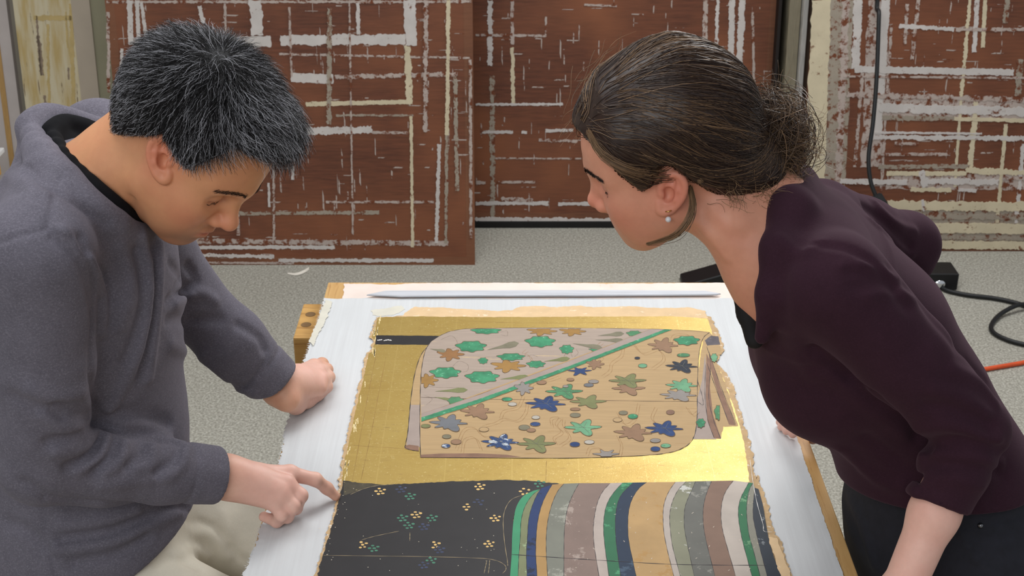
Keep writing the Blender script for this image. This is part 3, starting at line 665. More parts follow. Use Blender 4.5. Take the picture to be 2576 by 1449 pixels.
# collar band across the front
flat('collar_band', A((1898, 295), (1985, 297), (1500, 480), (1000, 664), (704, 760), (704, 738), (1000, 640), (1500, 452)), mauve_gr, paint_root, Lay.up(), 0.0004)
flat('collar_edge', A((1970, 297), (2008, 298), (1500, 496), (1000, 683), (704, 778), (704, 756), (1000, 662), (1500, 478)), greens, paint_root, Lay.up(), 0.0005)
strokes('ink_outline', [A((1896, 296), (1500, 451), (1000, 638), (704, 737)), A((2009, 299), (1500, 497), (1000, 684), (704, 779))], 0.0007, ink_b, paint_root, Lay.up())
for a in (('m', 1965, 380, 76, 40, brownp), ('b', 2085, 355, 68, 28, greens), ('m', 2062, 490, 80, 36, indigo), ('f', 1608, 478, 50, 30, brownp), ('s', 1528, 514, 64, 26, bluep), ('n', 1450, 622, 92, 40, green2), ('n', 1575, 675, 90, 36, olive), ('m', 1355, 686, 102, 42, bluep), ('n', 1785, 606, 82, 36, brownp), ('n', 1780, 566, 92, 38, olive), ('m', 2045, 640, 92, 34, greyp), ('m', 2062, 590, 80, 36, lgreen), ('f', 1236, 604, 54, 40, greyp), ('m', 1000, 726, 86, 42, brownp), ('m', 850, 786, 96, 46, greyb), ('n', 1305, 896, 96, 46, olive), ('m', 1120, 886, 96, 44, blue_w), ('n', 1548, 810, 92, 44, lgreen), ('m', 1810, 836, 96, 46, brownp), ('m', 1972, 815, 96, 42, bluep), ('s', 1665, 950, 70, 34, greyp), ('b', 676, 676, 26, 30, indigo), ('b', 2158, 786, 24, 28, greens), ('b', 2250, 730, 22, 46, green2), ('b', 2228, 445, 18, 26, lgreen)):
    k, cx, cy, w, h, m = a
    shape = {'m': MAPLE, 'n': MAPLE2, 's': STAR6, 'f': FLOWER, 'b': BLOB}[k]
    motif(k, cx, cy, w, h, m)
# keep the two motifs outside the front where they belong, then the pebbles
for a in ((1828, 447, 13, 6, indigo), (1856, 487, 22, 10, lgreen), (1600, 570, 26, 9, greyp), (1575, 588, 24, 9, greyb), (2068, 432, 32, 9, green2), (1150, 662, 26, 9, greens), (1178, 688, 22, 9, palep), (1505, 714, 25, 7, brownp), (1505, 745, 26, 11, olive_g), (1725, 770, 22, 10, kim_tan), (1805, 752, 25, 12, greens), (1755, 733, 22, 10, olive_g), (2000, 730, 20, 11, mauve_dk), (1300, 757, 20, 9, palep), (1297, 792, 25, 10, blue_w), (1240, 810, 28, 13, olive_g), (1276, 824, 22, 9, brownp), (1030, 820, 24, 11, kim_tan), (727, 802, 24, 9, olive), (836, 857, 22, 10, olive_g), (885, 885, 26, 12, brownp), (832, 906, 22, 10, blue_w), (1503, 898, 25, 12, bluep), (1578, 886, 25, 10, palep), (1922, 878, 26, 10, greyp), (1976, 905, 25, 10, lgreen), (1922, 922, 24, 12, bluep), (1330, 575, 24, 9, brownp), (1480, 560, 18, 7, brownp), (1455, 595, 14, 6, greyp)):
    motif('o', *a)
# veins of the leaves as fine lines
vein = []
for cx, cy, w, h in ((1355, 686, 102, 42), (1120, 886, 96, 44), (1972, 815, 96, 42), (2062, 490, 80, 36), (1305, 896, 96, 46), (1548, 810, 92, 44), (1450, 622, 92, 40), (1780, 566, 92, 38)):
    for an in (172, 125, 75, -5, -62):
        vein.append(A((cx, cy), (cx + w * .7 * math.cos(R_(an)), cy - h * .7 * math.sin(R_(an)))))
strokes('leaf_veins', vein, 0.0006, mat('vein_line', (120, 118, 104), 0.8, 0.1, 40), paint_root, Lay.up())
# black robe
rob = A((295, 1087), (400, 1101), (500, 1109), (700, 1100), (900, 1092), (1100, 1084), (1250, 1086), (1340, 1096), (1424, 1104), (1360, 1120), (1330, 1130)) + C5((262, 318), (208, 400), (182, 500), (168, 650), (163, 820), (150, 980)) + [(1272, 1560), (1262, 1640)] + bl_left[::-1][:-1]
flat('black_robe', rob, black, paint_root, Lay.up(), 0.0012, 0.004)
line_y = mat('pale_gold_line', (146, 130, 100), 0.8, 0.15, 40)
flat('robe_corner', A((300, 1092), (400, 1101), (492, 1110), (400, 1130), (350, 1150), (300, 1165)), mat('worn_corner', (70, 64, 50), 0.7, 0.25, 90, wear=(150, 140, 96), wear_amt=0.62, wear_scale=140), paint_root, Lay.up())
strokes('robe_lines', [A((335, 1160), (400, 1132), (470, 1115), (560, 1108)), C4((2310, 390), (2180, 440), (2110, 540), (2085, 680), (2100, 900), (2130, 1100), (2136, 1160)), C4((150, 1048), (600, 1052), (1200, 1060), (1800, 1076), (2000, 1100), (2100, 1150), (2115, 1200), (2080, 1241)), C4((1910, 1100), (1895, 1170), (1880, 1241)), C4((1940, 1100), (1935, 1170), (1925, 1241)), C4((560, 880), (700, 840), (960, 785)), C4((1080, 800), (1078, 890))], 0.0010, line_y, paint_root, Lay.up())
dot_g = mat('gold_dot', (214, 178, 112), 0.7, 0.12, 90)
dot_n = mat('green_dot', (70, 124, 100), 0.7, 0.2, 90)
dot_b = mat('blue_dot', (58, 66, 92), 0.7, 0.2, 90)
def rosette(cx, cy, m, s=1.0):
    V, F = [], []
    z = Lay.up(0.000002)
    for dx, dy in ((-46, 2), (-12, -26), (44, -14), (26, 26), (-20, 32), (4, 2)):
        if rngb.random() < 0.06: continue
        rx_, ry_ = rngb.uniform(15, 21) * s, rngb.uniform(8, 11) * s
        pts = C4(*[(cx + dx * s + rx_ * math.cos(a), cy + dy * s + ry_ * math.sin(a)) for a in np.linspace(0, 2 * math.pi, 8, endpoint=False)])
        k = len(V); V += [(*BP(*p), z) for p in pts]; F.append(tuple(range(k, k + 8))[::-1])
    mesh_obj('plum_blossom', V, F, m, paint_root)
for x, y, m in ((760, 350, dot_g), (1835, 300, dot_g), (2318, 352, dot_g), (1710, 520, dot_g), (2002, 642, dot_g), (1150, 605, dot_g), (565, 930, dot_g), (1350, 930, dot_g), (1935, 920, dot_g), (1085, 405, dot_n), (1000, 640, dot_n), (1070, 720, dot_n), (1320, 640, dot_n), (690, 968, dot_n), (1230, 735, dot_b), (2480, 270, dot_n), (985, 330, dot_b), (1400, 985, dot_b), (1230, 1150, dot_b), (1310, 1100, dot_n), (1820, 470, dot_b)):
    rosette(x, y, m)
specks = []
for i in range(60):
    x, y = rngb.uniform(300, 2000), rngb.uniform(300, 1230)
    if i < 26: x = rngb.uniform(180, 420); y = rngb.uniform(350, 1230); x -= (y - 300) * 0.22
    specks.append(C4((x, y), (x + rngb.uniform(-9, 9), y + rngb.uniform(-6, 6))))
strokes('paint_specks', specks, 0.0016, mat('speck_white', (206, 196, 176), 0.8, 0.1, 50), paint_root, Lay.up())
# striped robe: boundaries from the black robe outwards
def ext(b):
    (x1, y1), (x2, y2) = b[-2], b[-1]
    s = (x2 - x1) / (y2 - y1)
    return b + [(x2 + s * 400, y2 + 400), (x2 + s * 640, y2 + 640)]
BN = [[(345, 275), (260, 320), (205, 400), (180, 500), (165, 650), (160, 820), (148, 980)], [(405, 260), (330, 320), (280, 400), (245, 500), (235, 650), (222, 820), (215, 980)],
      [(412, 255), (370, 320), (330, 420), (305, 520), (295, 650), (285, 820), (290, 980)], [(505, 222), (460, 300), (415, 400), (385, 520), (370, 650), (365, 820), (375, 980)],
      [(605, 215), (545, 290), (500, 400), (470, 520), (455, 650), (455, 820), (465, 980)], [(735, 210), (690, 290), (655, 370), (630, 450), (610, 600), (605, 800), (605, 980)],
      [(1000, 210), (930, 290), (890, 380), (868, 480), (855, 600), (865, 760), (900, 980)], [(1105, 207), (1030, 290), (975, 380), (950, 480), (942, 600), (955, 760), (985, 980)],
      [(1195, 205), (1110, 290), (1070, 360), (1045, 480), (1045, 650), (1060, 800), (1085, 980)], [(1310, 203), (1240, 260), (1190, 340), (1160, 430), (1150, 560), (1160, 720), (1215, 980)],
      [(1555, 200), (1500, 280), (1460, 380), (1450, 480), (1455, 620), (1490, 800), (1535, 980)], [(1645, 197), (1570, 280), (1530, 370), (1508, 460), (1508, 570), (1530, 750), (1590, 980)],
      [(1725, 195), (1690, 280), (1650, 370), (1632, 450), (1630, 580), (1660, 750), (1710, 980)], [(1865, 192), (1830, 270), (1800, 370), (1790, 470), (1795, 580), (1820, 720), (1885, 980)],
      [(2050, 188), (1990, 270), (1955, 360), (1943, 480), (1955, 600), (1985, 720), (2060, 980)], [(2180, 205), (2140, 280), (2100, 370), (2090, 480), (2105, 600), (2130, 720), (2200, 980)],
      [(2215, 210), (2180, 280), (2165, 380), (2162, 480), (2180, 640), (2215, 770), (2270, 980)], [(2232, 250), (2222, 340), (2215, 480), (2240, 620), (2275, 770), (2330, 980)],
      [(2262, 260), (2300, 400), (2320, 520), (2345, 660), (2380, 800), (2445, 980)]]
BN = [smooth_path(np.array(ext(b), float), 40) for b in BN]
cols = [((66, 150, 108), None), ((126, 132, 96), (150, 168, 128)), ((36, 58, 104), (26, 36, 60)), ((180, 142, 88), None), ((128, 130, 118), (150, 150, 138)), ((138, 118, 108), (160, 144, 134)), ((188, 174, 164), None), ((48, 112, 78), (74, 146, 104)), ((34, 52, 76), (60, 80, 100)), ((190, 154, 104), (172, 134, 80)),
        ((186, 174, 164), None), ((138, 138, 116), (190, 190, 184)), ((108, 108, 102), (134, 132, 124)), ((136, 108, 92), None), ((194, 182, 172), None), ((46, 116, 76), (104, 150, 110)), ((142, 140, 126), (170, 160, 140)), ((40, 50, 62), (130, 136, 140))]
zs = Lay.up()
for i, (c, w) in enumerate(cols):
    m = mat('stripe_paint_%d' % i, tuple(int(x * .93) for x in c), 0.7, 0.09, 24, wear=w, wear_amt=0.58, wear_scale=26)
    a, b = BN[i], BN[i + 1]
    flat('stripe', C5(*[tuple(p) for p in a], *[tuple(p) for p in b[::-1]]), m, paint_root, zs)
strokes('stripe_lines', [C5(*[tuple(p) for p in b[::4]]) for b in BN[1:-1]], 0.0008, ink, paint_root, Lay.up())
flat('torn_edge', C5((2345, 668), (2420, 680), (2482, 850), (2530, 980), (2640, 1380), (2540, 1380), (2445, 980), (2380, 800)), tan_paper, paint_root, Lay.up(), 0.001)
strokes('robe_seam', [C5((160, 820), (600, 850), (1000, 875), (1500, 903), (1900, 910), (2330, 912))], 0.0014, ink, paint_root, Lay.up())
strokes('loose_thread', [C5((2190, 10), (2215, 200), (2250, 380), (2300, 560), (2310, 620), (2380, 628))], 0.0008, white_p, paint_root, Lay.up())
losses = []
for i in range(40):
    x, y = rngb.uniform(600, 2200), rngb.uniform(280, 980)
    losses.append(C5((x, y), (x + rngb.uniform(-16, 16), y + rngb.uniform(-14, 14))))
strokes('paint_specks', losses, 0.0011, mat('speck_pale', (200, 188, 172), 0.8, 0.1, 50), paint_root, Lay.up())
# ------------------------------------------------------------------ signed distance modelling for bodies and clothes
f32 = np.float32
def rotm(F, L):
    """columns: forward, left, up"""
    F = np.asarray(F, float); F = F / np.linalg.norm(F)
    L = np.asarray(L, float); L = L - F * np.dot(L, F); L /= np.linalg.norm(L)
    return np.stack([F, L, np.cross(F, L)], 1)
class Sdf:
    def __init__(s): s.ops = []; s.T = None
    def frame(s, R=None, o=None):
        s.T = None if R is None else (np.asarray(R, float), np.asarray(o, float))
    def w(s, p):
        p = np.asarray(p, float)
        return p if s.T is None else s.T[0] @ p + s.T[1]
    def _add(s, fn, lo, hi, mode, k):
        s.ops.append((fn, np.asarray(lo, f32), np.asarray(hi, f32), mode, k))
    # each primitive: function of points -> distance
    def cone(s, a, b, ra, rb, k=0.01, mode='u', sq=None, side=None):
        """round cone; sq < 1 with side = axis flattens the section along that axis"""
        a = s.w(a).astype(f32); b = s.w(b).astype(f32); ba = b - a; bb = float(ba @ ba) + 1e-12
        if sq is not None:
            ax = np.asarray(side, float)
            if s.T is not None: ax = s.T[0] @ ax
            ax = (ax / np.linalg.norm(ax)).astype(f32)
        def fn(P):
            q = P - a; t = np.clip((q @ ba) / bb, 0, 1)
            q = q - t[:, None] * ba
            r = ra + (rb - ra) * t
            if sq is not None:
                c = q @ ax; q = q + ax * ((c / sq - c)[:, None])
                l = np.sqrt((q * q).sum(1)); return (l - r) * sq if sq < 1 else (l - r)
            return np.sqrt((q * q).sum(1)) - r
        m = max(ra, rb) * max(1, 1) + k
        s._add(fn, np.minimum(a, b) - m, np.maximum(a, b) + m, mode, k)
    def chain(s, pts, rs, k=0.01, mode='u', sq=None, side=None):
        for i in range(len(pts) - 1): s.cone(pts[i], pts[i + 1], rs[i], rs[i + 1], k, mode, sq, side)
    def ell(s, c, r, k=0.01, mode='u', R=None):
        c = s.w(c).astype(f32); r = np.asarray(r, f32)
        M = np.eye(3) if R is None else np.asarray(R, float)
        if s.T is not None: M = s.T[0] @ M
        M = M.astype(f32)
        def fn(P):
            q = (P - c) @ M
            k0 = np.sqrt(((q / r) ** 2).sum(1)); k1 = np.sqrt(((q / (r * r)) ** 2).sum(1))
            return k0 * (k0 - 1) / np.maximum(k1, 1e-6)
        m = float(r.max()) + k
        s._add(fn, c - m, c + m, mode, k)
    def loft(s, pts, secs, k=0.02, mode='u'):
        """chain of elliptical sections: pts centres, secs = (half width, half depth), width axes per point"""
        for i in range(len(pts) - 1):
            a = s.w(pts[i]); b = s.w(pts[i + 1])
            (ua, wa, da), (ub, wb, db) = secs[i], secs[i + 1]
            ba = b - a; L2 = float(ba @ ba)
            def fn(P, a=a.astype(f32), ba=ba.astype(f32), L2=L2, ua=np.asarray(ua, f32), ub=np.asarray(ub, f32), wa=wa, wb=wb, da=da, db=db):
                q = P - a; t = np.clip((q @ ba) / L2, 0, 1)
                q = q - t[:, None] * ba
                u = ua + (ub - ua) * t[:, None]; u = u / np.sqrt((u * u).sum(1))[:, None]
                w_ = wa + (wb - wa) * t; d_ = da + (db - da) * t
                cu = (q * u).sum(1); rest = q - u * cu[:, None]; cr = np.sqrt((rest * rest).sum(1))
                k0 = np.sqrt((cu / w_) ** 2 + (cr / d_) ** 2); k1 = np.sqrt((cu / (w_ * w_)) ** 2 + (cr / (d_ * d_)) ** 2)
                return k0 * (k0 - 1) / np.maximum(k1, 1e-6)
            m = max(wa, wb, da, db) + k
            s._add(fn, np.minimum(a, b) - m, np.maximum(a, b) + m, mode, k)
    def plane(s, o, n, k=0.004):
        """cut away everything on the side n points to"""
        o = s.w(o).astype(f32); n = np.asarray(n, float)
        if s.T is not None: n = s.T[0] @ n
        n = (n / np.linalg.norm(n)).astype(f32)
        s._add(lambda P: (P - o) @ n, np.full(3, -9), np.full(3, 9), 'i', k)
    def bump(s, pts, width, amp):
        """raise (amp > 0) or press in (amp < 0) the surface along a line"""
        Q = np.array([s.w(p) for p in pts], f32)
        if len(Q) == 1: Q = np.vstack([Q, Q + 1e-4])
        def fn(P):
            best = None
            for i in range(len(Q) - 1):
                a, ba = Q[i], Q[i + 1] - Q[i]; bb = float(ba @ ba) + 1e-12
                q = P - a; t = np.clip((q @ ba) / bb, 0, 1); q = q - t[:, None] * ba
                d = (q * q).sum(1); best = d if best is None else np.minimum(best, d)
            return amp * np.exp(-best / (width * width))
        m = 2.5 * width
        s._add(fn, Q.min(0) - m, Q.max(0) + m, 'b', 0)
    def subset(s, lo, hi, pad):
        return [o for o in s.ops if (o[1] - pad <= hi).all() and (o[2] + pad >= lo).all()]
    @staticmethod
    def run(ops, P):
        d = np.full(len(P), 0.6, f32)
        for fn, lo, hi, mode, k in ops:
            v = fn(P)
            if mode == 'u':
                if k > 0:
                    h = np.maximum(k - np.abs(d - v), 0) / k; d = np.minimum(d, v) - h * h * (k * 0.25)
                else: d = np.minimum(d, v)
            elif mode == 's':
                v = -v
                h = np.maximum(k - np.abs(d - v), 0) / max(k, 1e-6); d = np.maximum(d, v) + h * h * (k * 0.25)
            elif mode == 'i':
                h = np.maximum(k - np.abs(d - v), 0) / max(k, 1e-6); d = np.maximum(d, v) + h * h * (k * 0.25)
            else: d = d - v
        return d
    def groups(s, P, cell=0.14):
        key = np.floor(P / cell).astype(np.int64); key = key[:, 0] * 4000003 + key[:, 1] * 2003 + key[:, 2]
        order = np.argsort(key, kind='stable'); ks = key[order]
        cut = np.flatnonzero(np.diff(ks)) + 1
        return np.split(order, cut)
    def ev(s, P, pad=0.03):
        P = np.asarray(P, f32); out = np.empty(len(P), f32)
        for g in s.groups(P):
            q = P[g]; out[g] = s.run(s.subset(q.min(0), q.max(0), pad), q)
        return out
    def grad(s, P, e=0.0006):
        K = np.array([[1, -1, -1], [-1, -1, 1], [-1, 1, -1], [1, 1, 1]], f32)
        g = np.zeros_like(P)
        for k in K: g += k * s.ev(P + k * e)[:, None]
        return g / (np.sqrt((g * g).sum(1))[:, None] + 1e-9)
    def project(s, P, it=2, off=0.0):
        P = np.asarray(P, f32)
        for _ in range(it):
            d = s.ev(P) - off; P = P - s.grad(P) * np.clip(d, -0.01, 0.01)[:, None]
        return P
    def mesh(s, h, proj_it=1):
        un = [o for o in s.ops if o[3] == 'u']
        lo = np.min([o[1] for o in un], 0) - 2 * h; hi = np.max([o[2] for o in un], 0) + 2 * h
        B = 8; bs = B * h
        nb = np.ceil((hi - lo) / bs).astype(int)
        gi = np.stack(np.meshgrid(*[np.arange(n) for n in nb], indexing='ij'), -1).reshape(-1, 3)
        # skip the blocks that no primitive reaches
        c = lo + (gi + 0.5) * bs
        near = np.zeros(len(c), bool)
        for o in un: near |= ((c > o[1] - bs) & (c < o[2] + bs)).all(1)
        gi = gi[near]; c = c[near].astype(f32)
        dc = s.ev(c, pad=bs)
        keep = np.abs(dc) < bs * 0.5 * 1.75 * 1.25 + 0.012
        gi = gi[keep]
        t = np.arange(B + 1)
        off = np.stack(np.meshgrid(t, t, t, indexing='ij'), -1).reshape(-1, 3)
        P = (lo + (gi[:, None, :] * B + off[None]) * h).reshape(-1, 3).astype(f32)
        D = np.empty(len(P), f32)
        for a in range(0, len(P), 2000000): D[a:a + 2000000] = s.ev(P[a:a + 2000000])
        D = D.reshape(-1, B + 1, B + 1, B + 1)
        S = D < 0
        corners = [(i, j, k) for i in (0, 1) for j in (0, 1) for k in (0, 1)]
        sl = lambda A_, cc: A_[:, cc[0]:B + cc[0], cc[1]:B + cc[1], cc[2]:B + cc[2]]
        cnt = sum(sl(S, cc).astype(np.int8) for cc in corners)
        act = (cnt > 0) & (cnt < 8)
        bi, ci, cj, ck = np.nonzero(act)
        cell = gi[bi] * B + np.stack([ci, cj, ck], 1)
        dims = nb * B + 4
        keyf = lambda q: ((q[:, 0] + 1) * dims[1] + q[:, 1] + 1) * dims[2] + q[:, 2] + 1
        key = keyf(cell)
        cd = np.stack([D[bi, ci + cc[0], cj + cc[1], ck + cc[2]] for cc in corners], 1)
        cp = np.array(corners, f32)
        acc = np.zeros((len(bi), 3), f32); n = np.zeros(len(bi), f32)
        for i in range(8):
            for j in range(i + 1, 8):
                if np.abs(cp[i] - cp[j]).sum() != 1: continue
                di, dj = cd[:, i], cd[:, j]; m = (di < 0) != (dj < 0)
                tt = np.where(m, di / np.where(m, di - dj, 1), 0)
                acc += np.where(m[:, None], cp[i] + (cp[j] - cp[i]) * tt[:, None], 0); n += m
        V = (lo + (cell + acc / n[:, None]) * h).astype(f32)
        order = np.argsort(key); sk = key[order]
        def look(q):
            kk = keyf(q); p = np.searchsorted(sk, kk); p = np.minimum(p, len(sk) - 1)
            return np.where(sk[p] == kk, order[p], -1)
        quads = []
        s0 = cd[:, 0] < 0
        for ax, ci_ in ((0, 4), (1, 2), (2, 1)):
            s1 = cd[:, ci_] < 0
            e = np.flatnonzero(s0 != s1)
            u = np.zeros(3, int); v = np.zeros(3, int); u[(ax + 1) % 3] = 1; v[(ax + 2) % 3] = 1
            q = cell[e]
            a, b, c_, d_ = e, look(q - u), look(q - u - v), look(q - v)
            Q = np.stack([a, b, c_, d_], 1)
            flip = ~s0[e]
            Q[flip] = Q[flip][:, ::-1]
            quads.append(Q[(Q >= 0).all(1)])
        Q = np.concatenate(quads)
        if proj_it: V = s.project(V, proj_it)
        return V, Q
def keep_main(V, Q, frac=0.02):
    """drop stray islands"""
    n = len(V); lab = np.arange(n)
    while True:
        m = lab[Q].min(1); new = lab.copy()
        for k in range(4): np.minimum.at(new, Q[:, k], m)
        new = new[new]
        if (new == lab).all(): break
        lab = new
    u, inv, c = np.unique(lab, return_inverse=True, return_counts=True)
    good = (c >= c.max() * frac)[inv]
    idx = np.cumsum(good) - 1
    Qk = Q[good[Q].all(1)]
    return V[good], idx[Qk]
def _cut(s, o, n, R, L, k=0.003):
    """take away a flat-ended round region that starts at o and runs L along n"""
    o = s.w(o).astype(f32); n = np.asarray(n, float)
    if s.T is not None: n = s.T[0] @ n
    n = (n / np.linalg.norm(n)).astype(f32)
    def fn(P):
        q = P - o; t = q @ n; r = np.sqrt(np.maximum((q * q).sum(1) - t * t, 0))
        return np.maximum(np.maximum(r - R, -t), t - L)
    m = max(R, L) + k + 0.02
    s._add(fn, o - m, o + m, 's', k)
Sdf.cut = _cut
def _hit(s, pts, t0=1.2, t1=2.8):
    """where the sight lines through these spots meet the surface"""
    r = np.array([ray(*p) for p in pts]); L = np.linalg.norm(r, axis=1)
    D = (r / L[:, None]).astype(f32); t = t0 * L
    for _ in range(70):
        P = (CAM + D * t[:, None]).astype(f32)
        d = s.ev(P, pad=0.3); t = t + np.clip(d * 0.8, -0.05, 0.1)
    P = CAM + D * t[:, None]
    return P[np.abs(d) < 0.01]
Sdf.hit = _hit
def _fold(s, pts, width=0.008, amp=0.004, n=7):
    P = s.hit([tuple(p) for p in smooth_path(pts, n)])
    if len(P) > 1:
        T = s.T; s.T = None; s.bump(P, width, amp); s.T = T
Sdf.fold = _fold
def _folds(s, items, n=7):
    """many folds at once: every line is laid on the still smooth surface"""
    pts = [tuple(p) for it in items for p in smooth_path(it[0], n)]
    r = np.array([ray(*p) for p in pts]); L = np.linalg.norm(r, axis=1); D = (r / L[:, None]).astype(f32); t = 1.2 * L
    for _ in range(60):
        P = (CAM + D * t[:, None]).astype(f32); d = s.ev(P, pad=0.12); t = t + np.clip(d * 0.8, -0.05, 0.09)
    P = (CAM + D * t[:, None]).reshape(len(items), n, 3); g = (np.abs(d) < 0.01).reshape(len(items), n)
    for i, (_, wd, am) in enumerate(items):
        q = P[i][g[i]]
        if len(q) > 1: s.bump(q, wd, am)
Sdf.folds = _folds
def skin_mat(name):
    t = NT(name); at = t.add('ShaderNodeAttribute', attribute_name='tint'); v = t.coords()
    n = t.noise(v, 95, 4, 0.6); n2 = t.noise(v, 24, 3)
    c = t.mix(t.ramp(n2, 0.35, 0.7), at.outputs['Color'], t.mix(0.16, at.outputs['Color'], lin(196, 104, 88)))
    c = t.mix(t.ramp(n, 0.3, 0.75), t.mix(0.10, c, lin(120, 70, 50)), c)
    t.bump(t.noise(v, 900, 3), 0.12, 0.0006)
    t.b.inputs['Subsurface Weight'].default_value = 0.12
    t.b.inputs['Subsurface Radius'].default_value = (1.0, 0.35, 0.2)
    t.b.inputs['Subsurface Scale'].default_value = 0.006
    return t.fin(c, 0.5, spec=0.35)
def knit_mat(name, rgb, fleck, amt=0.5, var=0.1, sheen=0.25):
    t = NT(name); v = t.coords(); v2 = t.coords((240, 240, 900))
    c0 = lin(*rgb)
    n = t.noise(v, 30, 4, 0.6); nf = t.noise(v, 420, 3, 0.75); nl = t.noise(v2, 1.0, 3, 0.7)
    c = t.mix(t.ramp(n, 0.3, 0.7), tuple(x * (1 - var) for x in c0), tuple(x * (1 + var) for x in c0))
    c = t.mix(t.mix(amt, (0, 0, 0), t.ramp(nf, 0.5, 0.72)), c, lin(*fleck))
    c = t.mix(t.mix(amt * 0.5, (0, 0, 0), t.ramp(nl, 0.45, 0.7)), c, lin(*fleck))
    t.bump(nf, 0.22, 0.0012)
    t.b.inputs['Sheen Tint'].default_value = (*[min(1, x * 6 + .1) for x in c0], 1)
    t.b.inputs['Sheen Roughness'].default_value = 0.5
    return t.fin(c, 0.95, spec=0.12, sheen=sheen)
def hair_mat(name, rough=0.38, spec=0.6):
    t = NT(name); at = t.add('ShaderNodeAttribute', attribute_name='tint')
    n = t.noise(t.coords(), 60, 2)
    c = t.mix(t.ramp(n, 0.2, 0.8), t.mix(0.2, at.outputs['Color'], (0.0, 0.0, 0.0)), at.outputs['Color'])
    return t.fin(c, rough, spec=spec)
def strand_mesh(name, paths, radius, colors, m, parent, taper=0.35):
    """hairs as slim three sided tubes; paths (N, K, 3), colors (N, 3)"""
    P = np.asarray(paths, float); N, K, _ = P.shape
    T = np.gradient(P, axis=1); T /= np.linalg.norm(T, axis=2, keepdims=True) + 1e-9
    rv = np.random.default_rng(5).normal(size=(N, 1, 3))
    A_ = np.cross(T, np.broadcast_to(rv, T.shape)); A_ /= np.linalg.norm(A_, axis=2, keepdims=True) + 1e-9
    B_ = np.cross(T, A_)
    prof = np.linspace(1, taper, K); R = (np.broadcast_to(np.asarray(radius, float), (N,))[:, None] * prof)[..., None]
    V = np.stack([P + R * (math.cos(a) * A_ + math.sin(a) * B_) for a in (0, 2.094, 4.189)], 2)   # N K 3 xyz
    base = np.arange(N)[:, None, None] * (K * 3) + np.arange(K - 1)[None, :, None] * 3 + np.arange(3)[None, None, :]
    nxt = np.arange(N)[:, None, None] * (K * 3) + np.arange(K - 1)[None, :, None] * 3 + np.array([1, 2, 0])[None, None, :]
    Q = np.stack([base, nxt, nxt + 3, base + 3], -1).reshape(-1, 4)
    o = fast_mesh(name, V.reshape(-1, 3), Q, m, parent)
    vcol(o, np.repeat(np.asarray(colors, float), K * 3, axis=0))
    o['kind'] = 'stuff'
    return o
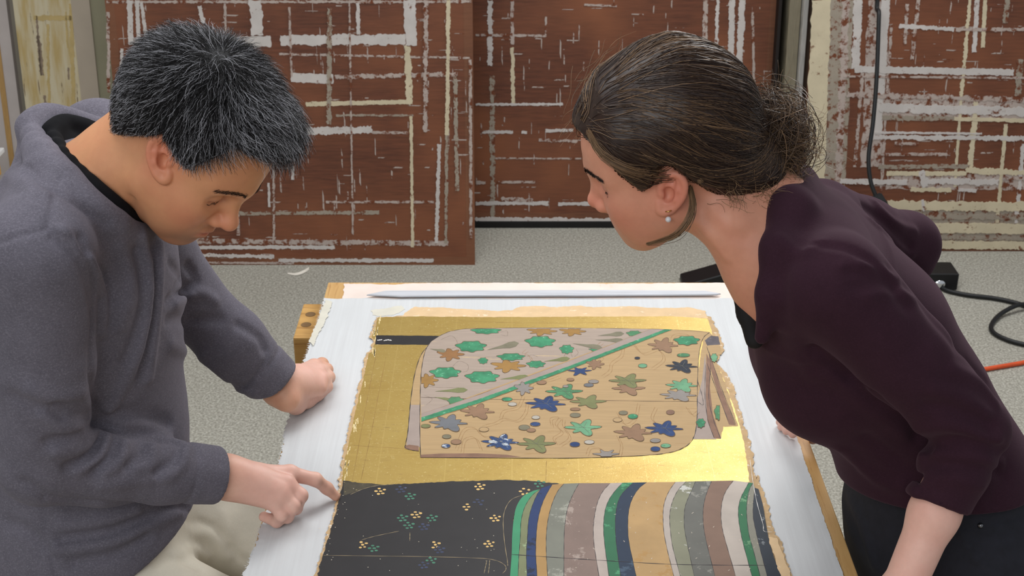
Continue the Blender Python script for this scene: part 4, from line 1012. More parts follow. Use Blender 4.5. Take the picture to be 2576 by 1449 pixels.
# ------------------------------------------------------------------ heads and hands
def head(s, R, o, sc, fem, ear_tilt, ear_off=(0, 0), ear_sc=1.0):
    s.frame(R, o)
    q = lambda *p: np.array(p) * sc
    e = lambda c, r, k, mode='u', R=None: s.ell(q(*c), q(*r), k, mode, R)
    rc = .014 if fem else .009
    e((-.008, 0, .046), (.100, .078, .095), 0)
    e((.034, 0, .045), (.062, .065, .060), .03)
    e((.040, 0, -.022), (.050, .058, .066), .03)
    for y in (-1, 1):
        s.cone(q(.004, y * .056, -.042), q(.070 - rc, y * .018, -.098), .019 * sc, .015 * sc, .03)
        s.cone(q(.004, y * .058, -.01), q(.004, y * .056, -.05), .016 * sc, .019 * sc, .02)
        e((.054, y * .043, -.016), (.025, .021, .021), .034)
        e((.044, y * .036, -.052), (.036, .024, .036), .035)
    e((.050 - rc * .7, 0, -.075), (.040, .040, .040), .025)
    e((.078 - rc, 0, -.098), (.019, .021, .017), .02)
    for y in (-1, 1):
        s.cone(q(.087, y * .006, .027), q(.066, y * .046, .030), (.010 if fem else .012) * sc, .010 * sc, .02)
        e((.096, y * .031, .007), (.019, .019, .012), .014, 's')
        e((.0725, y * .031, .008), (.0150, .0165, .0145), .006)
    nb = .108 if fem else .112
    s.cone(q(.087, 0, .018), q(nb - .004, 0, -.024), .0075 * sc, .0105 * sc, .014)
    tr_n = .0108 if fem else .0125
    e((nb - .002, 0, -.028), (tr_n, tr_n, tr_n * .92), .008)
    for y in (-1, 1):
        e((.095, y * .0145, -.034), (.0125, .0085, .0085), .007)
        e((.101, y * .0065, -.043), (.006, .0035, .004), .003, 's')
    e((.073 - rc * .7, 0, -.062), (.026, .032, .027), .02)
    lq = lambda x, yy, z: q(x - rc * (.75 if fem else .2), yy, z)
    s.chain([lq(.080, .023, -.066), lq(.094, .010, -.060), lq(.0975, 0, -.0600), lq(.094, -.010, -.060), lq(.080, -.023, -.066)], [x * sc for x in (.004, .0055, .0058, .0055, .004)], .006)
    s.chain([lq(.079, .021, -.0685), lq(.091, .010, -.0725), lq(.094, 0, -.0735), lq(.091, -.010, -.0725), lq(.079, -.021, -.0685)], [x * sc for x in (.004, .0062, .0068, .0062, .004)], .006)
    s.bump([lq(.076, .027, -.067), lq(.093, .013, -.066), lq(.103, 0, -.0662), lq(.093, -.013, -.066), lq(.076, -.027, -.067)], .0032, -.0032)
    for y in (-1, 1):
        # closed upper lid line and the fold above it, nose to mouth fold
        s.bump([q(.085, y * .016, .002), q(.0885, y * .031, -.001), q(.078, y * .045, .003)], .0022, -.0022)
        s.bump([q(.086, y * .018, .014), q(.0885, y * .031, .016), q(.078, y * .046, .012)], .0022, -.0014)
        s.bump([q(.094, y * .022, -.034), q(.083, y * .032, -.055), q(.074, y * .034, -.075)], .007, -.0009)
    for y in (-1, 1):
        c, sn = math.cos(ear_tilt), math.sin(ear_tilt)
        def E(u, v, out=0.0):
            uu, vv = (u - .004) * ear_sc, v * ear_sc
            f = -(uu * c) - vv * sn; up = -uu * sn + vv * c
            return q(.004 + f + ear_off[0], y * (.0715 + (.36 * max(u, 0) + out) * ear_sc), up + ear_off[1])
        pts = [(.001, .000), (.000, .012), (.004, .024), (.012, .033), (.023, .034), (.031, .026), (.034, .012), (.032, -.004), (.026, -.018), (.018, -.028), (.010, -.033), (.004, -.028), (.002, -.018)]
        Re = np.stack([np.array([-c, 0, -sn]), np.array([0, y, 0]), np.array([-sn, 0, c])], 1)
        # plate of the ear, bowl, rims
        s.ell(E(.017, .003, .000), q(.0165, .0040, .030) * ear_sc, .006, 'u', Re @ np.array([[math.cos(.3 * y), -math.sin(.3 * y), 0], [math.sin(.3 * y), math.cos(.3 * y), 0], [0, 0, 1]]) if y > 0 else Re)
        s.ell(E(.010, -.026, .001), q(.008, .0048, .009) * ear_sc, .006)
        pp = smooth_path(pts, 26)
        s.chain([E(u, v, .003) for u, v in pp], [sc * ear_sc * (.0044 if v > -.024 else .0054) for u, v in pp], .004)
        s.chain([E(.022, .024, .003), E(.025, .010, .004), E(.023, -.006, .004), E(.015, -.017, .003)], [sc * ear_sc * .0034] * 4, .004)
        s.ell(E(.0125, -.002, .004), q(.0088, .0095, .0125) * ear_sc, .003, 's', Re)
        s.ell(E(.014, .021, .006), q(.006, .0055, .006) * ear_sc, .003, 's', Re)
        s.ell(E(.004, -.004, .003), q(.0042, .0045, .006) * ear_sc, .004)
    s.frame()
def finger(s, pts, rs, k=0.004):
    s.chain(pts, rs, k)
def tint_body(V, s, base, R, o, sc, fem, hands, beard=False, lips=(176, 92, 86), ear_off=(0, 0)):
    C = np.tile(np.array(lin(*base)), (len(V), 1))
    q = (V - o) @ R / sc
    def blend(c, w):
        nonlocal C
        w = np.clip(w, 0, 1)[:, None]; C = C * (1 - w) + np.array(lin(*c)) * w
    def g(p, r): return np.exp(-(((q - np.array(p)) / r) ** 2).sum(1))
    red = (206, 116, 98) if not fem else (206, 112, 94)
    hd = np.linalg.norm(q, axis=1) < .19
    for y in (-1, 1):
        blend(red, .6 * g((-.008 + ear_off[0], y * .088, .003 + ear_off[1]), (.034, .02, .038)) * hd)
        blend(red, .35 * g((.07, y * .045, -.03), (.03, .03, .03)))
        blend((150, 88, 74), .5 * g((.083, y * .031, .004), (.014, .017, .006)))
    blend(red, .5 * g((.108, 0, -.03), (.02, .02, .018)))
    mouth = np.exp(-((q[:, 2] + .0665) / .0085) ** 2) * np.exp(-(q[:, 1] / .021) ** 4) * (q[:, 0] > .066)
    blend(lips, .85 * mouth)
    if beard:
        b = np.exp(-((q[:, 2] + .085) / .028) ** 2) * (q[:, 0] > .01) * np.exp(-(q[:, 1] / .06) ** 4)
        blend((118, 88, 76), .62 * b * (1 - mouth))
        blend((120, 86, 72), .35 * np.exp(-((q[:, 2] + .05) / .008) ** 2) * np.exp(-(q[:, 1] / .03) ** 4) * (q[:, 0] > .08))
    for c, r in hands:
        w = np.exp(-(np.linalg.norm(V - c, axis=1) / r) ** 4)
        blend((226, 184, 170), .9 * w)
    return C
# ------------------------------------------------------------------ the man in grey, seated, pointing at the painting
R_C2W = np.stack([[1, 0, 0], [0, ST, CT], [0, -CT, ST]], 1)
mF = np.array([0.637, -0.3415, -0.691]); mL = np.array([0.4003, 0.9127, -0.082])
mR = rotm(mF, mL); mO = J(474, 371, 1.816); mS = .97
EAR = (.012, .020)
Zt = ZB + 0.003
skin_m = skin_mat('man_skin'); grey_knit = knit_mat('charcoal_heather_knit', (90, 87, 96), (138, 134, 145), 0.42, sheen=0.12)
dark_cotton = mat('black_cotton', (15, 15, 18), 0.95, 0.2, 90, spec=0.15)
person = empty('person', (-0.55, 1.72, 0.0))
tag(person, 'man with cropped greying hair and heather grey sweater, pointing at the painting with one finger', 'person')
Rsh, Lsh = J(98, 642, 1.715), J(250, 365, 2.05)
Rel, Rwr = J(116, 1162, 1.85), J(566, 1197, 2.005)
Lel, Lwr = J(455, 735, 2.2), J(704, 975, 2.29)
NB = np.array([-0.588, 1.745, 1.375]); CH = np.array([-0.590, 1.752, 1.235]); WA = np.array([-0.602, 1.752, 1.02]); PE = np.array([-0.605, 1.75, 0.83])
uY = np.array([-0.06, 1.0, 0.03])
nk_top = mO + mR @ np.array([-.022, 0, -.045])
def man_hands(s):
    H = lambda px, py, up: onz(px, py, ZB + up)
    # right hand, pointing
    w = Rwr
    mc = {'i': H(730, 1192, .064), 'm': H(722, 1218, .066), 'r': H(708, 1243, .060), 'p': H(690, 1264, .050)}
    for a in 'imrp': s.cone(w + (mc[a] - w) * 0.12, mc[a], .019, .0125, .016)
    s.cone(w, (mc['i'] + mc['p'] + 2 * w) / 4, .026, .020, .02)
    s.cone((mc['i'] + mc['p']) / 2 - np.array([0, 0, .012]), w - np.array([0, 0, .006]), .018, .022, .02)
    s.chain([mc['i'], H(793, 1206, .047), H(822, 1228, .025), H(844, 1248, .0095)], [.0118, .0098, .0088, .0072], .006)
    s.chain([mc['m'], H(756, 1247, .050), H(744, 1278, .022), H(716, 1274, .013)], [.0120, .0105, .0095, .0085], .005)
    s.chain([mc['r'], H(738, 1273, .043), H(722, 1300, .017), H(696, 1292, .012)], [.0115, .0102, .0092, .0082], .005)
    s.chain([mc['p'], H(708, 1294, .034), H(696, 1312, .013), H(664, 1300, .012)], [.0105, .0092, .0084, .0076], .005)
    s.chain([H(612, 1175, .062), H(660, 1185, .040), H(706, 1205, .026), H(738, 1222, .020)], [.018, .0145, .0115, .0095], .010)
    s.bump([H(841, 1240, .016), H(846, 1246, .014)], .004, -.0006)
    for a, b in (('i', 'm'), ('m', 'r'), ('r', 'p')):
        mid = (mc[a] + mc[b]) / 2; s.bump([mid + np.array([0, 0, .012]), mid * .6 + w * .4 + np.array([0, 0, .016])], .005, -.0016)
    for a in 'imrp': s.bump([mc[a] + np.array([0, 0, .010])], .008, .0018)
    # left hand, loosely closed on the edge of the board
    w = Lwr
    mc = {'i': H(800, 976, .040), 'm': H(806, 956, .044), 'r': H(801, 938, .042), 'p': H(790, 922, .036)}
    for a in 'imrp': s.cone(w + (mc[a] - w) * 0.1, mc[a], .022, .0135, .018)
    s.cone(w, (mc['i'] + mc['p']) / 2 * .5 + w * .5, .027, .025, .02)
    for a, d in (('i', 0), ('m', -3), ('r', -4), ('p', -2)):
        m0 = proj(mc[a])
        s.chain([mc[a], H(m0[0] + 20, m0[1] - 4 + d, .022), H(m0[0] + 6, m0[1] + 10, .0115), H(m0[0] - 14, m0[1] + 12, .012)], [.0125, .0112, .0102, .0092], .005)
    s.chain([w + np.array([.015, -.02, -.012]), H(744, 1018, .022), H(772, 1006, .014), H(796, 996, .012)], [.020, .0145, .0125, .0105], .012)
s = Sdf()
head(s, mR, mO, mS, False, math.radians(33), EAR, .86)
s.chain([nk_top, nk_top * .5 + NB * .5 + np.array([.012, 0, .0]), NB + np.array([0, 0, -.02])], [.056, .057, .062], .03)
s.cone(mO + mR @ np.array([-.05, 0, -.0]), NB + np.array([.0, 0, -.01]), .05, .05, .03)
s.loft([NB - [0, 0, .03], CH, WA, PE], [(uY, .10, .07), (uY, .135, .095), (uY, .115, .09), (uY, .125, .10)], .04)
s.cone(NB - [0, 0, .03], Rsh, .045, .045, .05); s.cone(NB - [0, 0, .03], Lsh, .045, .045, .05)
s.chain([Rsh, Rel, Rwr], [.048, .040, .027], .02); s.chain([Lsh, Lel, Lwr], [.048, .040, .027], .02)
man_hands(s)
# tendon and the crease of jaw against neck
s.fold([(332, 500), (328, 540), (336, 570)], .006, -.003, 5)
V, Q = keep_main(*s.mesh(0.0022))
body = fast_mesh('body', V, Q, skin_m, person)
vcol(body, tint_body(V, s, (202, 146, 106), mR, mO, mS, False, [(onz(690, 1230, ZB + .05), .115), (onz(760, 965, ZB + .04), .10)], beard=True, lips=(178, 96, 84), ear_off=EAR))
man_s = s
# hair
def hair_field(R, o, sc, line, thick, extra=None):
    lf = np.array([p[0] for p in line]); lu = np.array([p[1] for p in line])
    h = Sdf(); h.frame(R, o)
    c1 = np.array((-.008, 0, .046)) * sc; r1 = np.array((.100, .078, .095)) * sc
    c2 = np.array((.034, 0, .045)) * sc; r2 = np.array((.062, .065, .060)) * sc
    Rm = R.astype(f32); oo = o.astype(f32)
    def el(q, c, r):
        q = q - c; k0 = np.sqrt(((q / r) ** 2).sum(1)); k1 = np.sqrt(((q / (r * r)) ** 2).sum(1)); return k0 * (k0 - 1) / np.maximum(k1, 1e-6)
    def fn(P):
        q = (P - oo) @ Rm
        a, b = el(q, c1, r1), el(q, c2, r2)
        hh = np.maximum(.03 - np.abs(a - b), 0) / .03; d = np.minimum(a, b) - hh * hh * .0075
        q = q / sc
        t = q[:, 2] - np.interp(q[:, 0], lf, lu)
        sm = np.clip((t + .004) / .026, 0, 1); sm = sm * sm * (3 - 2 * sm)
        return (d - (-.010 + (thick(q) + .010) * sm)) * 0.8
    c = o + R @ c1
    h._add(fn, c - .17, c + .17, 'u', 0)
    h.frame()
    return h
LN = [(-.16, -.068), (-.080, -.062), (-.050, -.022), (-.028, .012), (-.012, .034), (.008, .030), (.026, .026), (.040, .030), (.050, .056), (.060, .092), (.095, .092), (.16, .092)]
def th_m(q):
    top = np.clip((q[:, 2] - .06) / .07, 0, 1); fr = np.clip((q[:, 0] - .02) / .06, 0, 1)
    back = np.clip((-q[:, 0] - .01) / .06, 0, 1) * np.clip((.13 - q[:, 2]) / .06, 0, 1)
    return .012 + .004 * top + .009 * top * fr + .013 * back
hm = hair_field(mR, mO, mS, LN, th_m)
HV, HQ = keep_main(*hm.mesh(0.0032))
hairm = hair_mat('man_hair', 0.55, 0.22)
hair = fast_mesh('hair', HV, HQ, hairm, person)
rg = np.random.default_rng(11)
def cap_tint(V, c, var=0.25):
    n = np.sin(V @ np.array([310., 170, 90])) * np.sin(V @ np.array([-120., 260, 190]))
    return np.array(lin(*c))[None] * (1 + var * n[:, None])
vcol(hair, cap_tint(HV, (17, 16, 18)))
cent = HV[HQ].mean(1)
loc = (cent - mO) @ mR / mS
up = loc[:, 2] - np.interp(loc[:, 0], [p[0] for p in LN], [p[1] for p in LN])
ok = np.flatnonzero(up > .002)
idx = rg.choice(ok, 24000); root = cent[idx] + rg.normal(0, .0012, (24000, 3))
nrm = hm.grad(root.astype(f32)); l = (root - mO) @ mR / mS
whorl = np.array([-.045, -.020, .135])
fl_ = l - whorl; fl_[:, 2] -= .015
fl_ = fl_ @ mR.T
fl_ += (mR @ np.array([0.0, 0, -.03]))[None] * (np.abs(l[:, 1]) > .05)[:, None]
fl_ += mR @ np.array([.30, 0, .34]) * np.clip((l[:, 0] - .0) / .05, 0, 1)[:, None] * .2
fl_ -= nrm * (fl_ * nrm).sum(1)[:, None]; fl_ /= np.linalg.norm(fl_, axis=1)[:, None] + 1e-9
side = np.cross(nrm, fl_)
topf = np.clip((l[:, 2] - .03) / .08, 0, 1)
L_ = (.012 + .018 * topf + .006 * np.clip(l[:, 0] / .06, 0, 1)) * rg.uniform(.7, 1.25, len(l))
u_ = up[idx]; L_ *= np.clip(u_ / .03, .45, 1)
ang = rg.normal(0, .30, len(l)) + rg.normal(0, 1.3, len(l)) * np.exp(-(np.linalg.norm(l - whorl, axis=1) / .022) ** 2) + .35 * np.sin(l[:, 0] * 60 + l[:, 1] * 45) * .5
dirv = fl_ * np.cos(ang)[:, None] + side * np.sin(ang)[:, None]
lift = rg.uniform(.25, .75, len(l)) * (.45 + .55 * topf)
lift *= np.clip(u_ / .02, .35, 1)
K = 5; tt = np.linspace(0, 1, K)
paths = np.stack([root - nrm * .006 + L_[:, None] * (dirv * t + nrm * ((lift * (1.15 * t - .55 * t * t)) + .006 / L_ * 1.0 * min(1, t * 3))[:, None] + side * (rg.normal(0, .05, len(l)) * t * t)[:, None]) for t in tt], 1)
pg = np.clip(.46 + .25 * np.sin(l[:, 0] * 40) * .6 + .22 * (l[:, 2] < .06) + .25 * np.clip((l[:, 0] - .03) / .05, 0, 1) * (l[:, 2] > .08), .1, .8)
grey = rg.random(len(l)) < pg * .62
col = np.where(grey[:, None], np.array(lin(176, 176, 182))[None] * rg.uniform(.4, 1.3, (len(l), 1)), np.array(lin(24, 22, 23))[None] * rg.uniform(.5, 1.5, (len(l), 1)))
strand_mesh('hair_strands', paths, np.where(grey, .00027, .00034), col, hairm, hair)
# eyebrows and lashes
def brow(R, o, sc, y, field, col, parent, n=420, w=.0075, m=None, span=(.008, .047)):
    a = rg.random(n); yy = y * (span[0] + (span[1] - span[0]) * a)
    zz = .029 + .007 * np.sin(a * 2.2) - .002 * a + rg.normal(0, w * .4, n) * (1.1 - .6 * a)
    xx = .110 - .035 * a * a
    p = field.project((np.stack([xx, yy, zz], 1) * sc @ R.T + o).astype(f32), 4, -.0005)
    d = np.stack([-.25 * np.ones(n), y * np.ones(n), .5 * (1 - 1.6 * a)], 1) + rg.normal(0, .15, (n, 3)); d = d @ R.T; d /= np.linalg.norm(d, axis=1)[:, None]
    nr = field.grad(p); d = d - nr * (d * nr).sum(1)[:, None] * .9
    pa = np.stack([p + (d * t + nr * .25 * t) * .0075 for t in np.linspace(0, 1, 4)], 1)
    b = strand_mesh('eyebrow', pa, .00036, np.tile(lin(*col), (n, 1)), m or hairm, parent); del b['kind']
    # lashes on the closed lid
    k = 46; a = np.linspace(0, 1, k); q0 = np.stack([.0885 - .010 * np.abs(a - .4) * 1.2, y * (.018 + .027 * a), -.001 + .004 * np.abs(a - .45)], 1)
    p = field.project((q0 * sc @ R.T + o).astype(f32), 4, -.0004)
    d = np.stack([.8 * np.ones(k), y * (a - .3) * .9, -.75 * np.ones(k)], 1) @ R.T
    pa = np.stack([p + d * t * .0028 for t in np.linspace(0, 1, 3)], 1)
    b = strand_mesh('eyelashes', pa, .0003, np.tile(lin(*col), (k, 1)), m or hairm, parent); b['kind'] = 'stuff'
for y in (-1, 1): brow(mR, mO, mS, y, man_s, (78, 58, 48), body, 190, .0045)
# nail of the pointing finger
def nail(c, axis, upv, sx, sy, m, parent):
    axis = np.array(axis) / np.linalg.norm(axis); upv = np.array(upv) - axis * np.dot(axis, upv); upv /= np.linalg.norm(upv); sd = np.cross(axis, upv)
    V, F = [], []
    for i in range(5):
        for k in range(5):
            u, v = (i / 4 - .5) * 2, (k / 4 - .5) * 2
            V.append(c + axis * u * sx * (1 - .25 * v * v * (u > 0)) + sd * v * sy * (1 - .12 * u * u) - upv * (.0022 * v * v))
    for i in range(4):
        for k in range(4): F.append((i * 5 + k, (i + 1) * 5 + k, (i + 1) * 5 + k + 1, i * 5 + k + 1))
    return mesh_obj('fingernail', V, F, m, parent, smooth=True)
nail_m = mat('fingernail', (232, 186, 172), 0.25, 0.04, 60, spec=0.6)
_a, _b = onz(822, 1228, ZB + .025), onz(844, 1248, ZB + .0095)
nail(_a * .12 + _b * .88 + np.array([0.001, -.001, .0086]), _b - _a, (0.1, 0, 1), .0065, .0055, nail_m, body)
# undershirt and sweater
ringB, ringF, ringN, ringR = J(74, 322, 1.90), J(346, 578, 1.86), J(202, 492, 1.765), J(222, 322, 1.965)
ring = [ringB, ringB * .45 + ringN * .45 + (J(108, 398, 1.80)) * .1, J(110, 398, 1.805), ringN, J(285, 560, 1.79), ringF, J(385, 500, 1.93), J(320, 380, 1.985), ringR, J(120, 294, 1.94), ringB]
ring = smooth_path([ring[0]] + ring[2:], 30)
rc = ring[:-1].mean(0)
nkdir = (mO + mR @ np.array([-.03, 0, -.05])) - rc; nkdir /= np.linalg.norm(nkdir)
def torso_grey(s, g=0.0):
    s.loft([NB - [0.005, 0, .045], CH + [0, 0, .03], CH - [.006, 0, .07], WA - [.022, 0, 0], PE - [.032, 0, 0], PE - [.032, 0, .015]], [(uY, .13 + g, .085 + g), (uY, .156 + g, .112 + g), (uY, .146 + g, .116 + g), (uY, .142 + g, .136 + g), (uY, .170 + g, .158 + g), (uY, .172 + g, .160 + g)], .05)
    s.cone(NB + [-.02, -.02, -.035], Rsh + [0, .03, -.008], .07 + g, .058 + g, .05); s.cone(NB + [-.02, .02, -.035], Lsh + [0, -.015, -.012], .07 + g, .064 + g, .06)
us = Sdf()
us.loft([NB - [0.005, 0, .045], CH + [0, 0, .03], CH - [0, 0, .07], WA], [(uY, .115, .078), (uY, .136, .092), (uY, .120, .086), (uY, .110, .09)], .05)
us.cone(NB + [-.02, -.02, -.035], Rsh + [.01, .10, -.02], .062, .045, .05); us.cone(NB + [-.02, .02, -.035], Lsh + [.01, -.08, -.01], .062, .045, .05)
ring2 = rc + (ring - rc) * 0.81 + nkdir * .017
skirt = lambda s, rg_, r0, r1: [s.cone(p, p * .62 + (CH + [0, 0, -.02]) * .38, r0, r1, .03) for p in rg_[:-1:2]]
skirt(us, ring2, .004, .034)
us.chain(ring2, [.0095] * len(ring2), .012)
us.cone(rc + nkdir * .045, rc + nkdir * .2, .068, .11, .006, 's')
V, Q = keep_main(*us.mesh(0.004)); fast_mesh('undershirt', V, Q, dark_cotton, person)
sw_ = Sdf(); torso_grey(sw_)
mid = lambda a, b, t: a * (1 - t) + b * t
sw_.chain([Rsh, mid(Rsh, Rel, .5), Rel + [-.004, 0, .004]], [.069, .064, .060], .012)
sw_.chain([Rel + [-.004, 0, .004], mid(Rel, Rwr, .3), mid(Rel, Rwr, .62), mid(Rel, Rwr, .97)], [.060, .054, .046, .0415], .010)
sw_.chain([Lsh, mid(Lsh, Lel, .5), Lel], [.069, .062, .056], .012)
sw_.chain([Lel, mid(Lel, Lwr, .5), mid(Lel, Lwr, .96)], [.056, .052, .046], .02)
skirt(sw_, ring, .010, .045)
sw_.cone(ring[5], Rsh + [-.01, .0, .0], .014, .05, .04); sw_.cone(ring[3], Rsh + [-.02, .02, -.01], .014, .05, .04)
sw_.chain(ring, [.0105] * len(ring), .02)
sw_.cone(rc + nkdir * .058, rc + nkdir * .25, .082, .15, .006, 's')
for a, b, r in ((Rel, Rwr, .041), (Lel, Lwr, .046)):
    d = (b - a) / np.linalg.norm(b - a)
    sw_.cut(mid(a, b, .955), d, .085, .10, .004)
    sw_.cone(mid(a, b, .93), mid(a, b, 1.1), r - .007, r - .004, .003, 's')
    c_ = mid(a, b, .955); dd = np.cross(d, [0, 0, 1.]); dd /= np.linalg.norm(dd); ee = np.cross(d, dd)
    for t_, am, wd in ((.76, -.0022, .004),):
        c_ = mid(a, b, t_); sw_.bump([c_ + (dd * math.cos(x) + ee * math.sin(x)) * (r + .003) for x in np.linspace(0, 2 * math.pi, 13)], wd, am)
# hem of the sweater lies over the lap
hA, hB, hC = np.array([-.484, 1.72, .872]), np.array([-.545, 1.59, .835]), np.array([-.70, 1.75, .80])
hn = np.cross(hB - hA, hC - hA); hn = hn if hn[2] < 0 else -hn
sw_.plane(hA, hn, .006)
def M4(*pts): return [(x / 1.63, 560 + y / 1.63) for x, y in pts]
sw_.folds([(M4(*pts), wd * .88, am * 1.6) for pts, wd, am in ((((235, 750), (300, 765), (370, 800)), .010, -.006), (((180, 790), (280, 850), (385, 850)), .010, .005), (((200, 900), (300, 870), (390, 835)), .009, -.006), (((230, 940), (330, 930), (400, 860)), .010, .006), (((280, 1000), (370, 950), (410, 870)), .009, -.006),
                    (((330, 1010), (410, 960), (440, 880)), .009, .005), (((390, 1020), (450, 960), (480, 890)), .009, -.006), (((430, 1020), (490, 980), (510, 905)), .009, .005), (((520, 1000), (570, 960), (580, 905)), .008, -.005), (((560, 1010), (620, 990), (630, 915)), .009, .004), (((640, 1030), (710, 980), (735, 905)), .008, -.005), (((680, 1040), (750, 990), (765, 920)), .009, .004), (((420, 1080), (560, 1060), (700, 1040)), .010, .003),
                    (((130, 690), (230, 720), (330, 700)), .012, .004), (((60, 720), (160, 760), (250, 790)), .012, -.004),
                    (((225, 60), (300, 120), (350, 200), (378, 320), (385, 420)), .008, -.006), (((260, 40), (345, 110), (400, 210), (425, 330), (420, 440)), .011, .006), (((300, 60), (390, 150), (450, 300), (440, 430)), .009, -.004),
                    (((585, 60), (612, 180), (615, 300), (590, 470), (530, 620), (450, 770)), .009, .0055), (((560, 120), (585, 230), (580, 380), (520, 560)), .010, -.004), (((655, 90), (655, 250), (640, 420), (610, 640)), .008, .005), (((630, 110), (636, 260), (618, 430), (575, 640)), .008, -.005), (((500, 100), (540, 250), (500, 420)), .012, .003),
                    (((450, 790), (560, 780), (690, 830)), .012, -.004), (((470, 830), (590, 830), (690, 870)), .010, .004),
                    (((250, 1300), (450, 1270), (640, 1190), (750, 1160)), .010, -.005), (((240, 1340), (450, 1310), (620, 1240), (740, 1180)), .010, .005), (((300, 1400), (480, 1360), (600, 1290)), .010, -.005), (((260, 1240), (420, 1220), (560, 1180)), .011, .004), (((30, 1230), (110, 1260), (170, 1320)), .010, -.004),
                    (((178, 1120), (186, 1290), (228, 1449)), .0035, -.0025))])
sw_.folds([(M4(*pts), wd * .88, am * 1.6) for pts, wd, am in ((((700, 170), (745, 230), (720, 270)), .008, -.005), (((770, 180), (800, 240), (720, 300), (690, 320)), .008, -.006), (((720, 330), (820, 290), (880, 320)), .010, .004), (((690, 400), (780, 400), (900, 400)), .010, -.004), (((870, 640), (950, 670), (1040, 700)), .009, .005), (((980, 420), (1060, 470), (1085, 520)), .009, -.004), (((700, 500), (830, 560), (930, 640)), .012, .004), (((1068, 490), (1092, 560), (1000, 680)), .004, -.002))])
sw_.folds([(pts, wd, am) for pts, wd, am in ((((205, 600), (236, 700), (236, 760), (230, 900), (240, 1045), (320, 1092), (440, 1112)), .007, -.010), (((60, 1215), (146, 1256), (337, 1270), (520, 1278)), .007, -.009))], 12)
# shoulder seam, collar folds
sw_.folds([(pts, wd, am) for pts, wd, am in ((((150, 450), (128, 520), (120, 575), (60, 590), (0, 610)), .0035, -.0025), (((122, 575), (190, 610), (225, 660), (238, 740)), .004, -.003), (((40, 400), (90, 440), (120, 470), (200, 520), (270, 560)), .006, -.004), (((20, 440), (70, 470), (110, 490)), .010, .005), (((170, 296), (200, 303), (212, 318)), .005, -.003))])
V, Q = keep_main(*sw_.mesh(0.0042)); sweater = fast_mesh('sweater', V, Q, grey_knit, person)
# trousers, shoes
khaki = knit_mat('pale_khaki_twill', (206, 200, 184), (222, 218, 206), 0.25, 0.05, 0.1)
tr_ = Sdf()
HR, HL = np.array([-.60, 1.665, .775]), np.array([-.60, 1.835, .785]); KR, KL = np.array([-.21, 1.60, .60]), np.array([-.20, 1.90, .61])
FR, FL = np.array([-.24, 1.58, .085]), np.array([-.23, 1.93, .085])
tr_.loft([PE - [0, 0, .005], PE - [0, 0, .10]], [(uY, .150, .112), (uY, .165, .115)], .03)
for h_, k_, f_ in ((HR, KR, FR), (HL, KL, FL)):
    tr_.chain([h_, mid(h_, k_, .5), k_, mid(k_, f_, .5), f_ + [0, 0, .02]], [.096, .086, .066, .062, .056], .03)
    tr_.cut(f_ + [0, 0, .0], [0, 0, -1], .1, .12)
tr_.folds([(pts, wd, am) for pts, wd, am in ((((470, 1310), (520, 1315), (560, 1345), (590, 1390), (640, 1420)), .006, -.004), (((440, 1400), (480, 1380), (520, 1400)), .008, .004), (((400, 1420), (440, 1405), (500, 1430)), .008, -.004), (((480, 1340), (530, 1350), (570, 1400)), .010, .004), (((560, 1290), (570, 1330), (575, 1360)), .008, .003))])
V, Q = keep_main(*tr_.mesh(0.005)); fast_mesh('trousers', V, Q, khaki, person)
shoe_m = mat('brown_shoe_leather', (70, 46, 34), 0.4, 0.2, 40)
for f_ in (FR, FL):
    sh = Sdf(); sh.cone(f_ + [-.03, 0, -.045], f_ + [.16, 0, -.055], .036, .030, .02); sh.cone(f_ + [-.02, 0, .0], f_ + [0, 0, -.03], .045, .045, .03); sh.plane([0, 0, .001], [0, 0, -1], .004)
    V, Q = keep_main(*sh.mesh(0.006)); fast_mesh('shoe', V, Q, shoe_m, person)
# stool under him
stool = empty('stool', (-.63, 1.75, 0)); tag(stool, 'round wooden stool under the seated man', 'stool')
bm = bmesh.new(); bmesh.ops.create_cone(bm, segments=40, radius1=.165, radius2=.165, depth=.035, cap_ends=True)
for v in bm.verts: v.co += Vector((-.64, 1.75, .600))
bm_obj('seat', bm, pine_x, stool)
for a in range(4):
    c_, s_ = math.cos(a * math.pi / 2 + .78), math.sin(a * math.pi / 2 + .78)
    tube('leg', [(-.64 + .17 * c_, 1.75 + .17 * s_, 0), (-.64 + .11 * c_, 1.75 + .11 * s_, .585)], .017, pine_x, stool)
# ------------------------------------------------------------------ the woman in plum, leaning over the board
wF = np.array([-0.9464, 0.0445, -0.3199]); wL = np.array([0.0072, -0.9873, -0.1587])
wR = rotm(wF, wL); wO = J(1667, 409, 1.809); wS = .93
plum = knit_mat('plum_knit', (48, 28, 38), (70, 44, 58), 0.2, 0.08, 0.22)
wskin = skin_mat('woman_skin'); camis = mat('black_camisole_jersey', (15, 13, 15), 0.8, 0.2, 80)
jean = mat('dark_denim', (26, 27, 36), 0.85, 0.2, 70, bump=0.15, bscale=700)
person2 = empty('person', (.60, 1.69, 0.0))
tag(person2, 'woman with brown hair in a loose bun and plum top, leaning over the board', 'person')
wN = np.array([.335, 1.705, 1.335]); wUC = np.array([.392, 1.715, 1.262]); wM = np.array([.482, 1.72, 1.160]); wW = np.array([.560, 1.71, 1.055]); wH = np.array([.615, 1.70, .945]); wP = np.array([.635, 1.70, .87])
wLs, wRs = J(2105, 715, 1.73), J(2062, 548, 2.02)
wLe, wLw = J(2440, 1080, 1.785), J(2262, 1500, 1.80)
wRe, wRw = J(2262, 622, 2.17), J(2076, 1040, 2.19)
vY = np.array([0.02, 1.0, 0.0])
EARW = (.004, .0)
